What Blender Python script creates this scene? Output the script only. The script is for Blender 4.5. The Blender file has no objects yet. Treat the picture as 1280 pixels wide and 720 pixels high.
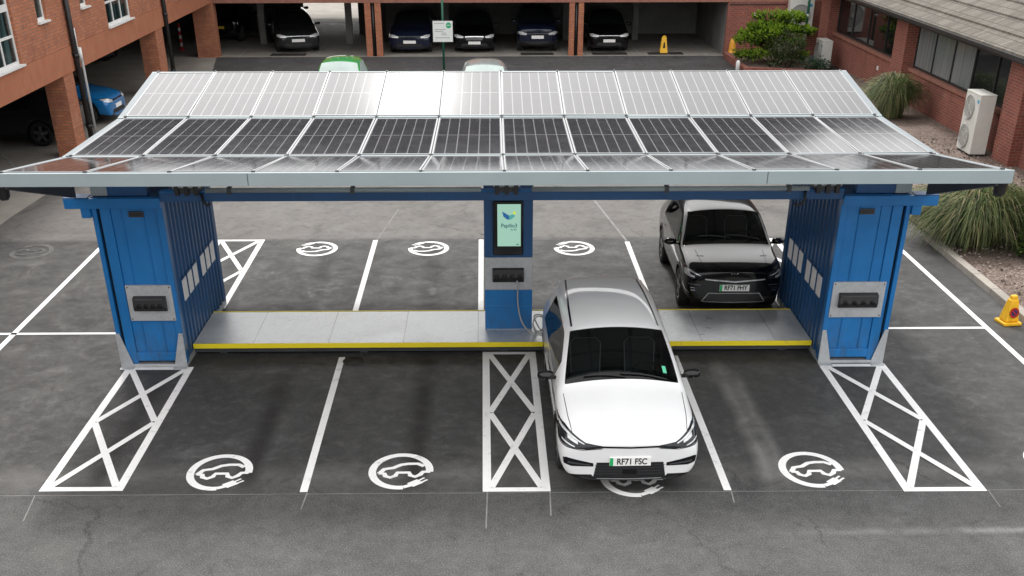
import bpy, bmesh, math, random
from mathutils import Vector, Matrix
from mathutils.bvhtree import BVHTree
random.seed(7)
R = math.radians
S = bpy.context.scene
COL = S.collection
PI = math.pi

# ------------------------------------------------------------------ node helper
class NT:
    def __init__(s, name):
        s.m = bpy.data.materials.new(name); s.m.use_nodes = True
        s.t = s.m.node_tree; s.n = s.t.nodes; s.l = s.t.links
        s.b = s.n['Principled BSDF']; s.out = s.n['Material Output']
        s._pos = None
    def put(s, sock, v):
        if hasattr(v, 'is_linked'): s.l.new(v, sock)
        elif isinstance(v, (tuple, list)) and len(v) == 3 and sock.type == 'RGBA': sock.default_value = (*v, 1)
        else: sock.default_value = v
    def M(s, op, a, b=0.0, c=None, clamp=False):
        n = s.n.new('ShaderNodeMath'); n.operation = op; n.use_clamp = clamp
        s.put(n.inputs[0], a); s.put(n.inputs[1], b)
        if c is not None: s.put(n.inputs[2], c)
        return n.outputs[0]
    def mix(s, f, a, b, mode='MIX'):
        n = s.n.new('ShaderNodeMix'); n.data_type = 'RGBA'; n.blend_type = mode
        s.put(n.inputs[0], f); s.put(n.inputs[6], a); s.put(n.inputs[7], b)
        return n.outputs[2]
    def ramp(s, v, a, b, lo=0.0, hi=1.0):
        n = s.n.new('ShaderNodeMapRange'); n.clamp = True
        s.put(n.inputs[0], v); s.put(n.inputs[1], a); s.put(n.inputs[2], b); s.put(n.inputs[3], lo); s.put(n.inputs[4], hi)
        return n.outputs[0]
    def pos(s):
        if s._pos is None:
            g = s.n.new('ShaderNodeNewGeometry'); s._pos = g
        return s._pos.outputs['Position']
    def objco(s):
        return s.n.new('ShaderNodeTexCoord').outputs['Object']
    def uv(s):
        return s.n.new('ShaderNodeTexCoord').outputs['UV']
    def xyz(s, v):
        n = s.n.new('ShaderNodeSeparateXYZ'); s.put(n.inputs[0], v); return n.outputs
    def vec(s, x, y, z=0.0):
        n = s.n.new('ShaderNodeCombineXYZ'); s.put(n.inputs[0], x); s.put(n.inputs[1], y); s.put(n.inputs[2], z); return n.outputs[0]
    def scale(s, v, sc):
        n = s.n.new('ShaderNodeVectorMath'); n.operation = 'MULTIPLY'; s.put(n.inputs[0], v); n.inputs[1].default_value = sc; return n.outputs[0]
    def noise(s, v, sc, det=4, rough=.55, dist=0.0):
        n = s.n.new('ShaderNodeTexNoise'); s.put(n.inputs['Vector'], v)
        n.inputs['Scale'].default_value = sc; n.inputs['Detail'].default_value = det
        n.inputs['Roughness'].default_value = rough; n.inputs['Distortion'].default_value = dist
        return n.outputs[0]
    def voro(s, v, sc, out='Distance'):
        n = s.n.new('ShaderNodeTexVoronoi'); s.put(n.inputs['Vector'], v); n.inputs['Scale'].default_value = sc
        return n.outputs[out]
    def bump(s, h, strength=.3, dist=.02):
        n = s.n.new('ShaderNodeBump'); n.inputs['Strength'].default_value = strength; n.inputs['Distance'].default_value = dist
        s.put(n.inputs['Height'], h); s.l.new(n.outputs[0], s.b.inputs['Normal'])
    def set(s, **k):
        for a, v in k.items():
            s.put(s.b.inputs[a.replace('_', ' ')], v)
        return s.m

MAT = {}
def simple(name, col, rough=.5, metal=0.0, var=.0, vscale=3.0, coat=0.0, spec=.5, bump=0.0, bscale=60):
    t = NT(name)
    c = col
    if var:
        n = t.noise(t.objco(), vscale, 5, .6)
        c = t.mix(t.ramp(n, .3, .7), tuple(x * (1 - var) for x in col), tuple(min(1, x * (1 + var)) for x in col))
    t.set(Base_Color=c, Roughness=rough, Metallic=metal)
    t.b.inputs['Specular IOR Level'].default_value = spec
    if coat:
        t.b.inputs['Coat Weight'].default_value = coat; t.b.inputs['Coat Roughness'].default_value = .04
    if bump: t.bump(t.noise(t.objco(), bscale, 3), bump, .01)
    MAT[name] = t.m
    return t.m

def emis(name, col, st):
    t = NT(name); t.set(Base_Color=(.02, .02, .02), Roughness=.2)
    t.b.inputs['Emission Color'].default_value = (*col, 1); t.b.inputs['Emission Strength'].default_value = st
    MAT[name] = t.m; return t.m

# ------------------------------------------------------------------ mesh builder
class MB:
    def __init__(s): s.bm = bmesh.new(); s.mats = []; s.uvl = None
    def mi(s, m):
        m = MAT[m] if isinstance(m, str) else m
        if m not in s.mats: s.mats.append(m)
        return s.mats.index(m)
    def face(s, vs, m, smooth=False):
        try: f = s.bm.faces.new(vs)
        except ValueError: return None
        f.material_index = s.mi(m); f.smooth = smooth; return f
    def poly(s, pts, m):
        return s.face([s.bm.verts.new(p) for p in pts], m)
    def box(s, x0, x1, y0, y1, z0, z1, m, M=None):
        P = [(x, y, z) for z in (z0, z1) for y in (y0, y1) for x in (x0, x1)]
        v = [s.bm.verts.new(M @ Vector(p) if M else p) for p in P]
        for q in ((0, 2, 3, 1), (4, 5, 7, 6), (0, 1, 5, 4), (2, 6, 7, 3), (0, 4, 6, 2), (1, 3, 7, 5)): s.face([v[i] for i in q], m)
        return s
    def prism(s, pts, axis, a, b, m):
        """2D outline extruded along axis ('x': pts=(y,z); 'y': pts=(x,z); 'z': pts=(x,y))"""
        def P(p, t): return {'x': (t, p[0], p[1]), 'y': (p[0], t, p[1]), 'z': (p[0], p[1], t)}[axis]
        A = [s.bm.verts.new(P(p, a)) for p in pts]; B = [s.bm.verts.new(P(p, b)) for p in pts]
        s.face(A, m); s.face(B[::-1], m)
        n = len(pts)
        for i in range(n): s.face([A[i], B[i], B[(i + 1) % n], A[(i + 1) % n]], m)
        return s
    def tube(s, pts, r, m, n=8, smooth=True, cap=True):
        pts = [Vector(p) for p in pts]; rings = []
        for i, p in enumerate(pts):
            d = (pts[min(i + 1, len(pts) - 1)] - pts[max(i - 1, 0)]).normalized()
            u = d.cross(Vector((0, 0, 1)))
            if u.length < .05: u = d.cross(Vector((0, 1, 0)))
            u.normalize(); w = u.cross(d)
            rr = r[i] if isinstance(r, (list, tuple)) else r
            rings.append([s.bm.verts.new(p + (u * math.cos(2 * PI * k / n) + w * math.sin(2 * PI * k / n)) * rr) for k in range(n)])
        for a, b in zip(rings, rings[1:]):
            for k in range(n): s.face([a[k], a[(k + 1) % n], b[(k + 1) % n], b[k]], m, smooth)
        if cap: s.face(rings[0][::-1], m); s.face(rings[-1], m)
        return s
    def lathe(s, prof, m, axis='z', c=(0, 0, 0), n=24, smooth=True, cap=True):
        """prof = (radius, height) list"""
        rings = []
        for r, h in prof:
            ring = []
            for k in range(n):
                a = 2 * PI * k / n; u, w = r * math.cos(a), r * math.sin(a)
                p = {'z': (u, w, h), 'x': (h, u, w), 'y': (u, h, w)}[axis]
                ring.append(s.bm.verts.new((p[0] + c[0], p[1] + c[1], p[2] + c[2])))
            rings.append(ring)
        for a, b in zip(rings, rings[1:]):
            for k in range(n): s.face([a[k], a[(k + 1) % n], b[(k + 1) % n], b[k]], m, smooth)
        if cap and prof[0][0] > 1e-4: s.face(rings[0][::-1], m)
        if cap and prof[-1][0] > 1e-4: s.face(rings[-1], m)
        return s
    def ribbon(s, pts, w, z, m):
        """flat painted stroke on the ground through 2D pts"""
        L, Rr = [], []
        for i, p in enumerate(pts):
            a = Vector(pts[max(i - 1, 0)]); b = Vector(pts[min(i + 1, len(pts) - 1)])
            d = (b - a).normalized(); nn = Vector((-d.y, d.x)) * w / 2
            L.append(s.bm.verts.new((p[0] + nn.x, p[1] + nn.y, z))); Rr.append(s.bm.verts.new((p[0] - nn.x, p[1] - nn.y, z)))
        for i in range(len(pts) - 1): s.face([Rr[i], Rr[i + 1], L[i + 1], L[i]], m)
        return s
    def build(s, name, parent=None, loc=None, bevel=0.0, smooth=False, recalc=True):
        if recalc: bmesh.ops.recalc_face_normals(s.bm, faces=s.bm.faces)
        me = bpy.data.meshes.new(name); s.bm.to_mesh(me); s.bm.free()
        for m in s.mats: me.materials.append(m)
        if smooth:
            for p in me.polygons: p.use_smooth = True
        o = bpy.data.objects.new(name, me); COL.objects.link(o)
        if parent: o.parent = parent
        if loc: o.location = loc
        if bevel:
            b = o.modifiers.new('edge', 'BEVEL'); b.width = bevel; b.segments = 2; b.limit_method = 'ANGLE'; b.angle_limit = R(35)
        return o

def tag(o, label=None, cat=None, group=None, kind=None):
    if label: o['label'] = label
    if cat: o['category'] = cat
    if group: o['group'] = group
    if kind: o['kind'] = kind
    return o
def thing(name, label, cat, loc=(0, 0, 0), rz=0.0, group=None):
    o = bpy.data.objects.new(name, None); COL.objects.link(o); o.empty_display_size = .2
    o.location = loc; o.rotation_euler = (0, 0, rz)
    return tag(o, label, cat, group)
def struct(o, label=None): return tag(o, label, None, None, 'structure')
def copy_tree(o, parent=None):
    c = o.copy(); COL.objects.link(c)
    if parent: c.parent = parent
    for ch in list(o.children): copy_tree(ch, c)
    return c
def text_mesh(mb, txt, size, M, mat, align='CENTER', bold=0.0, sx=1.0):
    cu = bpy.data.curves.new('lettering', 'FONT'); cu.body = txt; cu.size = size; cu.align_x = align; cu.align_y = 'CENTER'; cu.offset = bold
    o = bpy.data.objects.new('lettering', cu); COL.objects.link(o)
    dg = bpy.context.evaluated_depsgraph_get(); me = o.evaluated_get(dg).to_mesh()
    vs = [mb.bm.verts.new(M @ Vector((v.co.x * sx, v.co.y, 0))) for v in me.vertices]
    for p in me.polygons: mb.face([vs[i] for i in p.vertices], mat)
    o.evaluated_get(dg).to_mesh_clear()
    bpy.data.objects.remove(o); bpy.data.curves.remove(cu)

# ------------------------------------------------------------------ materials
def make_materials():
    # ---- asphalt, one sheet, zones from real patches laid at different times
    t = NT('asphalt'); P = t.pos(); X, Y, Z = t.xyz(P)
    wob = t.M('MULTIPLY', t.M('SUBTRACT', t.noise(P, 1.3, 4), .5), .5)
    Yw = t.M('ADD', Y, t.M('MULTIPLY', wob, .25)); Xw = t.M('ADD', X, t.M('MULTIPLY', wob, .35))
    def band(v, a, b, soft): return t.M('MULTIPLY', t.ramp(v, a - soft, a + soft), t.ramp(v, b - soft, b + soft, 1, 0))
    big = t.noise(P, .35, 5, .6); mid = t.noise(P, 2.2, 6, .65, .4); fine = t.noise(P, 55, 2, .7); grain = t.voro(P, 110)
    v = t.M('ADD', .066, t.M('MULTIPLY', t.M('SUBTRACT', big, .5), .06))
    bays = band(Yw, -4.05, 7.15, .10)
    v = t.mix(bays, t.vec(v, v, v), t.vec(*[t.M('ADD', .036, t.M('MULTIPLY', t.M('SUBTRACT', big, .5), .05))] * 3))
    # brownish older surface behind
    back = t.ramp(Yw, 7.0, 7.25)
    v = t.mix(back, v, t.vec(t.M('ADD', .125, t.M('MULTIPLY', t.M('SUBTRACT', big, .5), .1)), t.M('ADD', .118, t.M('MULTIPLY', t.M('SUBTRACT', big, .5), .1)), t.M('ADD', .11, t.M('MULTIPLY', t.M('SUBTRACT', big, .5), .1))))
    road = band(Yw, 26.5, 34.3, .15)
    v = t.mix(road, v, (.062, .062, .064))
    # dark strip and pale worn strip at the joint in front of the bays
    v = t.mix(t.M('MULTIPLY', band(Yw, -4.24, -4.02, .05), .45), v, (.03, .03, .03))
    v = t.mix(t.M('MULTIPLY', band(Yw, -4.0, -3.55, .2), t.ramp(mid, .3, .7, .2, .75)), v, (.16, .155, .15))
    v = t.mix(t.M('MULTIPLY', band(Yw, 6.75, 7.2, .1), .5), v, (.035, .033, .032))
    # scuffed pale patches and dark stains
    st = t.ramp(t.noise(t.scale(P, (1, 1.0, 1)), .8, 9, .76, .5), .57, .68)
    v = t.mix(t.M('MULTIPLY', st, .42), v, (.165, .168, .172))
    dk = t.ramp(t.noise(t.scale(P, (1.2, .8, 1)), 1.1, 9, .74, .6), .56, .66)
    v = t.mix(t.M('MULTIPLY', dk, .62), v, (.022, .022, .023))
    # pale scuff line across the drive
    line = t.M('MULTIPLY', band(t.M('ADD', Y, t.M('MULTIPLY', wob, .12)), -5.43, -5.3, .05), t.ramp(X, 2.5, 5.5)); v = t.mix(t.M('MULTIPLY', line, t.ramp(mid, .4, .6, .1, .75)), v, (.26, .26, .26))
    mo = t.noise(P, 6.5, 5, .7, .5); v = t.mix(t.ramp(mo, .5, .72, 0, .32), v, (.15, .147, .142)); v = t.mix(t.ramp(mo, .48, .3, 0, .5), v, (.026, .025, .025))
    lo = t.noise(t.scale(P, (1.3, 1, 1)), .6, 4, .6, 1.0); v = t.mix(t.ramp(lo, .52, .68, 0, .45), v, (.03, .03, .03)); v = t.mix(t.ramp(lo, .46, .3, 0, .3), v, (.14, .138, .134))
    # cracks
    wp = t.vec(t.M('ADD', X, t.M('MULTIPLY', t.M('SUBTRACT', mid, .5), .5)), t.M('ADD', Y, t.M('MULTIPLY', t.M('SUBTRACT', t.noise(P, 3.1, 4), .5), .5)))
    vc = t.n.new('ShaderNodeTexVoronoi'); vc.feature = 'DISTANCE_TO_EDGE'; t.put(vc.inputs['Vector'], wp); vc.inputs['Scale'].default_value = .42
    ck = t.M('MULTIPLY', t.ramp(vc.outputs[0], .002, .008, 1, 0), t.ramp(t.noise(P, .5, 2), .5, .6)); v = t.mix(t.M('MULTIPLY', ck, .7), v, (.012, .012, .012))
    sp = t.ramp(t.voro(P, 2.3), .05, .11, 1, 0); v = t.mix(t.M('MULTIPLY', t.M('MULTIPLY', sp, t.ramp(t.noise(P, 1.7, 2), .5, .62)), .7), v, (.016, .016, .016))
    # filled trenches / oil drip lines down the bays
    for xc, w, y0, y1, dark in ((-3.43, .14, -4.0, -.1, .97), (-1.24, .13, -4.0, .4, 1.0), (-3.5, .15, 2.6, 6.4, .85), (-1.33, .18, 2.6, 6.4, .9), (-5.35, .12, -4, -.6, .8)):
        b = t.M('MULTIPLY', band(Xw, xc - w, xc + w, .09), band(Yw, y0, y1, .25))
        v = t.mix(t.M('MULTIPLY', b, t.ramp(mid, .2, .5, dark * .8, dark)), v, (.009, .008, .008))
    for xc, w, y0, y1 in ((3.42, .09, -4.1, .0), (3.62, .07, -4.1, -.6)):
        b = t.M('MULTIPLY', band(Xw, xc - w, xc + w, .08), band(Yw, y0, y1, .2))
        v = t.mix(t.M('MULTIPLY', b, t.ramp(mid, .3, .6, .15, .85)), v, (.19, .185, .18))
    b = band(Xw, 3.85, 4.05, .08); b = t.M('MULTIPLY', b, band(Yw, -4.1, -.2, .2)); v = t.mix(t.M('MULTIPLY', b, .5), v, (.025, .025, .025))
    # stone grain, stronger in front of the joint
    gr = t.M('MULTIPLY', t.ramp(Yw, -4.1, -4.4), 1.0)
    v = t.mix(t.M('MULTIPLY', t.ramp(fine, .5, .72), t.M('ADD', .22, t.M('MULTIPLY', gr, .4))), v, (.22, .215, .21))
    v = t.mix(t.M('MULTIPLY', t.ramp(fine, .5, .3), t.M('ADD', .2, t.M('MULTIPLY', gr, .4))), v, (.022, .022, .022))
    t.set(Base_Color=v, Roughness=t.M('SUBTRACT', t.ramp(mid, .3, .7, .6, .86), t.M('MULTIPLY', dk, .2))); t.bump(grain, .45, .006); MAT['asphalt'] = t.m
    # ---- concrete
    for nm, c in (('concrete', (.30, .275, .245)), ('concrete_dim', (.24, .225, .205)), ('kerb_stone', (.36, .33, .29))):
        t = NT(nm); P = t.pos(); n1 = t.noise(P, .9, 7, .65); n2 = t.noise(P, 18, 4)
        v = t.mix(t.ramp(n1, .3, .72), tuple(x * .7 for x in c), tuple(x * 1.15 for x in c)); v = t.mix(t.ramp(n2, .45, .75, 0, .25), v, tuple(x * .5 for x in c))
        t.set(Base_Color=v, Roughness=.85); t.bump(n2, .2, .01); MAT[nm] = t.m
    # ---- worn road paint
    t = NT('road_paint'); P = t.pos(); w = t.ramp(t.noise(P, 4.5, 9, .76), .56, .72); w2 = t.ramp(t.noise(P, 60, 2), .62, .74)
    v = t.mix(t.ramp(t.noise(P, 1.5, 4), .3, .7), (.82, .82, .82), (.9, .9, .9))
    v = t.mix(t.M('MULTIPLY', w, .6), v, (.16, .16, .16)); v = t.mix(t.M('MULTIPLY', w2, .5), v, (.25, .25, .25))
    t.set(Base_Color=v, Roughness=.7); MAT['road_paint'] = t.m
    t = NT('old_paint'); P = t.pos(); w = t.ramp(t.noise(P, 12, 6, .72), .42, .62)
    t.set(Base_Color=t.mix(w, (.42, .42, .41), (.11, .11, .11)), Roughness=.8); MAT['old_paint'] = t.m
    t = NT('ghost_paint'); P = t.pos(); w = t.ramp(t.noise(P, 8, 6, .72), .4, .6)
    t.set(Base_Color=t.mix(w, (.14, .139, .137), (.085, .084, .083)), Roughness=.85); MAT['ghost_paint'] = t.m
    # ---- bricks
    def brick(nm, c1, c2, mortar):
        t = NT(nm); P = t.pos(); X, Y, Z = t.xyz(P); N = t.xyz(t._pos.outputs['True Normal'])
        ax = t.M('GREATER_THAN', t.M('ABSOLUTE', N[0]), .6); up = t.M('GREATER_THAN', t.M('ABSOLUTE', N[2]), .6)
        h = t.M('ADD', t.M('MULTIPLY', X, t.M('SUBTRACT', 1, ax)), t.M('MULTIPLY', Y, ax))
        zz = t.M('ADD', t.M('MULTIPLY', Z, t.M('SUBTRACT', 1, up)), t.M('MULTIPLY', Y, up))
        bt = t.n.new('ShaderNodeTexBrick'); t.put(bt.inputs['Vector'], t.vec(h, zz))
        bt.inputs['Scale'].default_value = 1; bt.inputs['Brick Width'].default_value = .225; bt.inputs['Row Height'].default_value = .075
        bt.inputs['Mortar Size'].default_value = .013; bt.inputs['Mortar Smooth'].default_value = .2; bt.inputs['Bias'].default_value = -.1
        bt.inputs['Color1'].default_value = (*c1, 1); bt.inputs['Color2'].default_value = (*c2, 1); bt.inputs['Mortar'].default_value = (*mortar, 1)
        n = t.noise(P, 1.2, 6, .6); v = t.mix(t.ramp(n, .3, .7, 0, .45), bt.outputs[0], tuple(x * .62 for x in c2))
        n2 = t.noise(P, 26, 3); v = t.mix(t.ramp(n2, .4, .7, 0, .35), v, tuple(x * 1.3 for x in c1)); n3 = t.noise(t.scale(P, (1, 1, .35)), 1.8, 6, .65); v = t.mix(t.ramp(n3, .55, .75, 0, .5), v, (.07, .045, .035)); n4 = t.noise(P, 3.3, 5, .7); v = t.mix(t.ramp(n4, .6, .75, 0, .35), v, (.42, .33, .27))
        t.set(Base_Color=v, Roughness=.88); t.bump(bt.outputs[1], -.5, .012); MAT[nm] = t.m
    brick('brick_orange', (.50, .18, .085), (.33, .10, .05), (.20, .13, .10))
    brick('brick_red', (.30, .078, .05), (.18, .045, .032), (.25, .17, .14))
    # soldier course band
    t = NT('brick_band'); P = t.pos(); X, Y, Z = t.xyz(P)
    bt = t.n.new('ShaderNodeTexBrick'); t.put(bt.inputs['Vector'], t.vec(Z, t.M('ADD', X, Y)))
    for k, q in (('Scale', 1), ('Brick Width', .225), ('Row Height', .075), ('Mortar Size', .005), ('Bias', -.1)): bt.inputs[k].default_value = q
    bt.offset = 0.0
    bt.inputs['Color1'].default_value = (.40, .13, .062, 1); bt.inputs['Color2'].default_value = (.33, .105, .05, 1); bt.inputs['Mortar'].default_value = (.26, .15, .1, 1)
    v = t.mix(t.ramp(t.noise(P, 2, 6), .35, .7, 0, .4), bt.outputs[0], (.45, .2, .11))
    t.set(Base_Color=v, Roughness=.85); MAT['brick_band'] = t.m
    # ---- painted steel of the hub
    def steel(nm, c, rough):
        t = NT(nm); P = t.objco(); X, Y, Z = t.xyz(P)
        n = t.noise(P, 1.6, 5, .6); streak = t.noise(t.scale(P, (14, 14, .8)), 1.0, 4, .6)
        v = t.mix(t.ramp(n, .3, .7), tuple(x * .86 for x in c), tuple(x * 1.12 for x in c)); v = t.mix(t.ramp(streak, .55, .8, 0, .22), v, (c[0] + .05, c[1] + .06, c[2] + .06))
        grime = t.M('MULTIPLY', t.ramp(Z, .9, .1), t.ramp(t.noise(t.scale(P, (6, 6, 2)), 1.5, 6, .7), .4, .65, 0, .55)); v = t.mix(grime, v, (.06, .065, .065))
        scr = t.ramp(t.noise(t.scale(P, (3, 3, 30)), 1.2, 5, .7), .7, .8, 0, .5); v = t.mix(scr, v, (c[0] + .08, c[1] + .1, c[2] + .1)); bl = t.ramp(t.noise(P, 11, 6, .75), .68, .78, 0, .6); v = t.mix(bl, v, (.02, .04, .075))
        t.set(Base_Color=v, Roughness=t.ramp(n, .3, .7, rough - .06, rough + .08)); t.bump(t.noise(P, 3, 3), .12, .02); MAT[nm] = t.m
    steel('blue_steel', (.006, .16, .45), .34)
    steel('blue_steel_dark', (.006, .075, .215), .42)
    t = NT('galvanised'); P = t.objco(); n = t.voro(P, 26, 'Color'); n1 = t.noise(P, 2.5, 5)
    nx = t.xyz(n)[0]
    t.set(Base_Color=t.mix(t.ramp(n1, .3, .7), t.mix(nx, (.36, .38, .40), (.48, .50, .52)), (.5, .52, .54)), Metallic=.35, Roughness=.48); MAT['galvanised'] = t.m
    t = NT('deck_plate'); P = t.pos(); X, Y, Z = t.xyz(P); n1 = t.noise(P, 1.4, 6, .62); n2 = t.noise(t.scale(P, (3, 3, 1)), 8, 4)
    rib = t.M('SINE', t.M('MULTIPLY', X, 2 * PI / .06)); seam = t.M('LESS_THAN', t.M('ABSOLUTE', t.M('SUBTRACT', t.M('FRACT', t.M('DIVIDE', t.M('ADD', X, 12), 1.22)), .5)), .006)
    v = t.mix(t.ramp(n1, .3, .72), (.44, .46, .47), (.66, .68, .68)); v = t.mix(t.ramp(n2, .52, .75, 0, .4), v, (.26, .27, .27)); v = t.mix(t.ramp(t.noise(P, 5, 7, .75), .58, .7, 0, .45), v, (.22, .21, .19)); v = t.mix(t.M('MULTIPLY', seam, .7), v, (.2, .2, .2))
    t.set(Base_Color=v, Metallic=.35, Roughness=t.ramp(n1, .3, .7, .26, .44)); t.bump(rib, .03, .004); MAT['deck_plate'] = t.m
    t = NT('yellow_paint'); P = t.objco(); n = t.noise(P, 7, 5)
    n2 = t.noise(P, 22, 5, .7); t.set(Base_Color=t.mix(t.ramp(n2, .66, .74), t.mix(t.ramp(n, .6, .8), (.88, .72, .015), (.55, .44, .06)), (.25, .23, .18)), Roughness=.5); MAT['yellow_paint'] = t.m
    simple('alu_frame', (.34, .35, .36), .5, .3, .05)
    simple('pale_fascia', (.31, .37, .39), .5, .1, .06, 1.2)
    simple('dark_steel', (.05, .055, .06), .5, .2, .2)
    simple('black_plastic', (.012, .012, .013), .42, 0, .2, 8)
    simple('black_gloss', (.006, .006, .007), .12, 0, 0)
    simple('dark_gap', (.006, .006, .006), .8)
    simple('white_panel', (.9, .9, .9), .5, 0, .04)
    simple('white_frame', (.74, .74, .73), .45, 0, .06)
    # ---- solar glass: six columns of half cut cells
    t = NT('solar_cells'); U = t.xyz(t.uv()); u, w = U[0], U[1]
    def ln(v, n, wd): return t.M('GREATER_THAN', t.M('ABSOLUTE', t.M('SUBTRACT', t.M('FRACT', t.M('MULTIPLY', v, n)), .5)), .5 - wd * n / 2)
    col = ln(u, 6, .017); row = ln(w, 2, .012); edge = t.M('MAXIMUM', t.M('GREATER_THAN', t.M('ABSOLUTE', t.M('SUBTRACT', u, .5)), .488), t.M('GREATER_THAN', t.M('ABSOLUTE', t.M('SUBTRACT', w, .5)), .494))
    sub = ln(w, 20, .0035); bus = ln(u, 54, .0022)
    n = t.noise(t.pos(), 1.2, 4)
    v = t.mix(t.ramp(n, .3, .7), (.010, .010, .013), (.018, .017, .021))
    v = t.mix(t.M('MULTIPLY', bus, .35), v, (.16, .16, .17)); v = t.mix(t.M('MULTIPLY', sub, .6), v, (.10, .10, .11))
    v = t.mix(t.M('MAXIMUM', t.M('MAXIMUM', col, row), edge), v, (.20, .20, .21))
    dust = t.noise(t.pos(), 3.5, 6, .65); v = t.mix(t.ramp(dust, .45, .8, .0, .04), v, (.4, .39, .37))
    t.set(Base_Color=v, Roughness=t.ramp(dust, .3, .7, .07, .10)); t.b.inputs['IOR'].default_value = 1.62; MAT['solar_cells'] = t.m
    # ---- car finishes
    def paint(nm, c, rough=.22, metal=0.0, coat=1.0):
        t = NT(nm); n = t.noise(t.objco(), 2.5, 4)
        t.set(Base_Color=t.mix(t.ramp(n, .3, .7), tuple(x * .95 for x in c), c), Roughness=rough, Metallic=metal)
        t.b.inputs['Coat Weight'].default_value = coat; t.b.inputs['Coat Roughness'].default_value = .03; t.b.inputs['Specular IOR Level'].default_value = .08; MAT[nm] = t.m
    paint('paint_white', (.82, .83, .84), .35); paint('paint_black', (.003, .003, .004), .12, 0.0, .7); paint('paint_navy', (.008, .012, .03), .25)
    paint('paint_green', (.015, .26, .045), .3); paint('paint_silver', (.34, .38, .38), .3, .5); paint('paint_blue', (.01, .17, .45), .25, .15); paint('paint_charcoal', (.02, .021, .023), .25, .2)
    t = NT('car_glass'); t.set(Base_Color=(.006, .009, .009), Roughness=.03)
    tr = t.n.new('ShaderNodeBsdfTransparent'); tr.inputs[0].default_value = (.30, .36, .35, 1)
    gl = t.n.new('ShaderNodeBsdfGlossy'); gl.inputs['Roughness'].default_value = .02; gl.inputs[0].default_value = (1, 1, 1, 1)
    fr = t.n.new('ShaderNodeFresnel'); fr.inputs[0].default_value = 1.45
    mx = t.n.new('ShaderNodeMixShader'); t.l.new(t.M('MULTIPLY', fr.outputs[0], .8), mx.inputs[0]); t.l.new(tr.outputs[0], mx.inputs[1]); t.l.new(gl.outputs[0], mx.inputs[2]); t.l.new(mx.outputs[0], t.out.inputs[0]); MAT['car_glass'] = t.m
    t = NT('tint_glass'); t.set(Base_Color=(.008, .010, .011), Roughness=.05); MAT['tint_glass'] = t.m
    t = NT('window_glass'); P = t.pos(); X, Y, Z = t.xyz(P)
    n = t.noise(t.scale(P, (7, 7, .4)), 1, 3); t.set(Base_Color=t.mix(t.ramp(n, .45, .6), (.006, .014, .015), (.05, .085, .085)), Roughness=.06); MAT['window_glass'] = t.m
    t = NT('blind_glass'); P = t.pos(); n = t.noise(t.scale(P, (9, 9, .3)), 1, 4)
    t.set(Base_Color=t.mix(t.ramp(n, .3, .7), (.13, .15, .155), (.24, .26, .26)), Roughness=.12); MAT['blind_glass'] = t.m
    simple('lamp_lens', (.62, .63, .64), .1, .2, .3, 12); simple('lamp_dark', (.02, .022, .025), .1, .2, .5, 14); simple('chrome', (.7, .7, .72), .15, 1)
    simple('rubber', (.014, .014, .015), .8, 0, .2, 10); simple('rim_grey', (.16, .165, .17), .3, .8); simple('rim_dark', (.04, .04, .042), .35, .6)
    simple('plate_white', (.88, .88, .86), .45); simple('plate_yellow', (.75, .5, .06), .45); simple('plate_green', (.01, .42, .13), .45); simple('letter_black', (.01, .01, .01), .5)
    simple('interior_black', (.014, .014, .015), .75, 0, .3, 6); simple('seat_grey', (.045, .045, .048), .7, 0, .2, 8); simple('seat_piping', (.42, .42, .42), .6); simple('red_lens', (.4, .01, .008), .2); simple('sticker_green', (.1, .55, .32), .5)
    # ---- plants
    def leaf(nm, a, b, trans=.35):
        t = NT(nm); n = t.n.new('ShaderNodeObjectInfo'); g = t.n.new('ShaderNodeNewGeometry'); r = g.outputs['Random Per Island']
        c = t.mix(r, a, b); t.set(Base_Color=c, Roughness=.6)
        d = t.n.new('ShaderNodeBsdfTranslucent'); t.put(d.inputs[0], c); mx = t.n.new('ShaderNodeMixShader'); mx.inputs[0].default_value = trans
        t.l.new(t.b.outputs[0], mx.inputs[1]); t.l.new(d.outputs[0], mx.inputs[2]); t.l.new(mx.outputs[0], t.out.inputs[0]); MAT[nm] = t.m
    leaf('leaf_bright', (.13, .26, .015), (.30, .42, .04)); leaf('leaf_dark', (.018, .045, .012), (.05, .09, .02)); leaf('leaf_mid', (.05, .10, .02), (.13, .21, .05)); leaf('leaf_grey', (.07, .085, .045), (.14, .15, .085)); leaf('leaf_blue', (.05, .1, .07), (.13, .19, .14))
    leaf('pampas_leaf', (.085, .125, .04), (.21, .25, .10)); leaf('pampas_dark', (.03, .05, .018), (.08, .1, .04)); leaf('pampas_tan', (.25, .21, .11), (.36, .3, .17))
    simple('bark', (.09, .065, .045), .9, 0, .3, 9)
    # ---- gravel, tiles
    t = NT('gravel'); P = t.pos(); c = t.voro(P, 24, 'Color'); d = t.voro(P, 24); cx = t.xyz(c)[0]
    v = t.mix(cx, (.16, .115, .09), (.40, .31, .27)); v = t.mix(t.ramp(d, .3, .6, 0, .7), v, (.05, .036, .028)); v = t.mix(t.ramp(t.noise(P, 1.5, 4), .4, .7, 0, .45), v, (.07, .05, .035))
    t.set(Base_Color=v, Roughness=.9); t.bump(d, -.9, .03); MAT['gravel'] = t.m
    t = NT('stone_chip'); g = t.n.new('ShaderNodeNewGeometry'); t.set(Base_Color=t.mix(g.outputs['Random Per Island'], (.2, .15, .12), (.5, .41, .36)), Roughness=.85); MAT['stone_chip'] = t.m
    t = NT('roof_tile'); P = t.objco(); X, Y, Z = t.xyz(P)
    bt = t.n.new('ShaderNodeTexBrick'); t.put(bt.inputs['Vector'], t.vec(Y, t.M('MULTIPLY', X, 1.0)))
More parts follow.
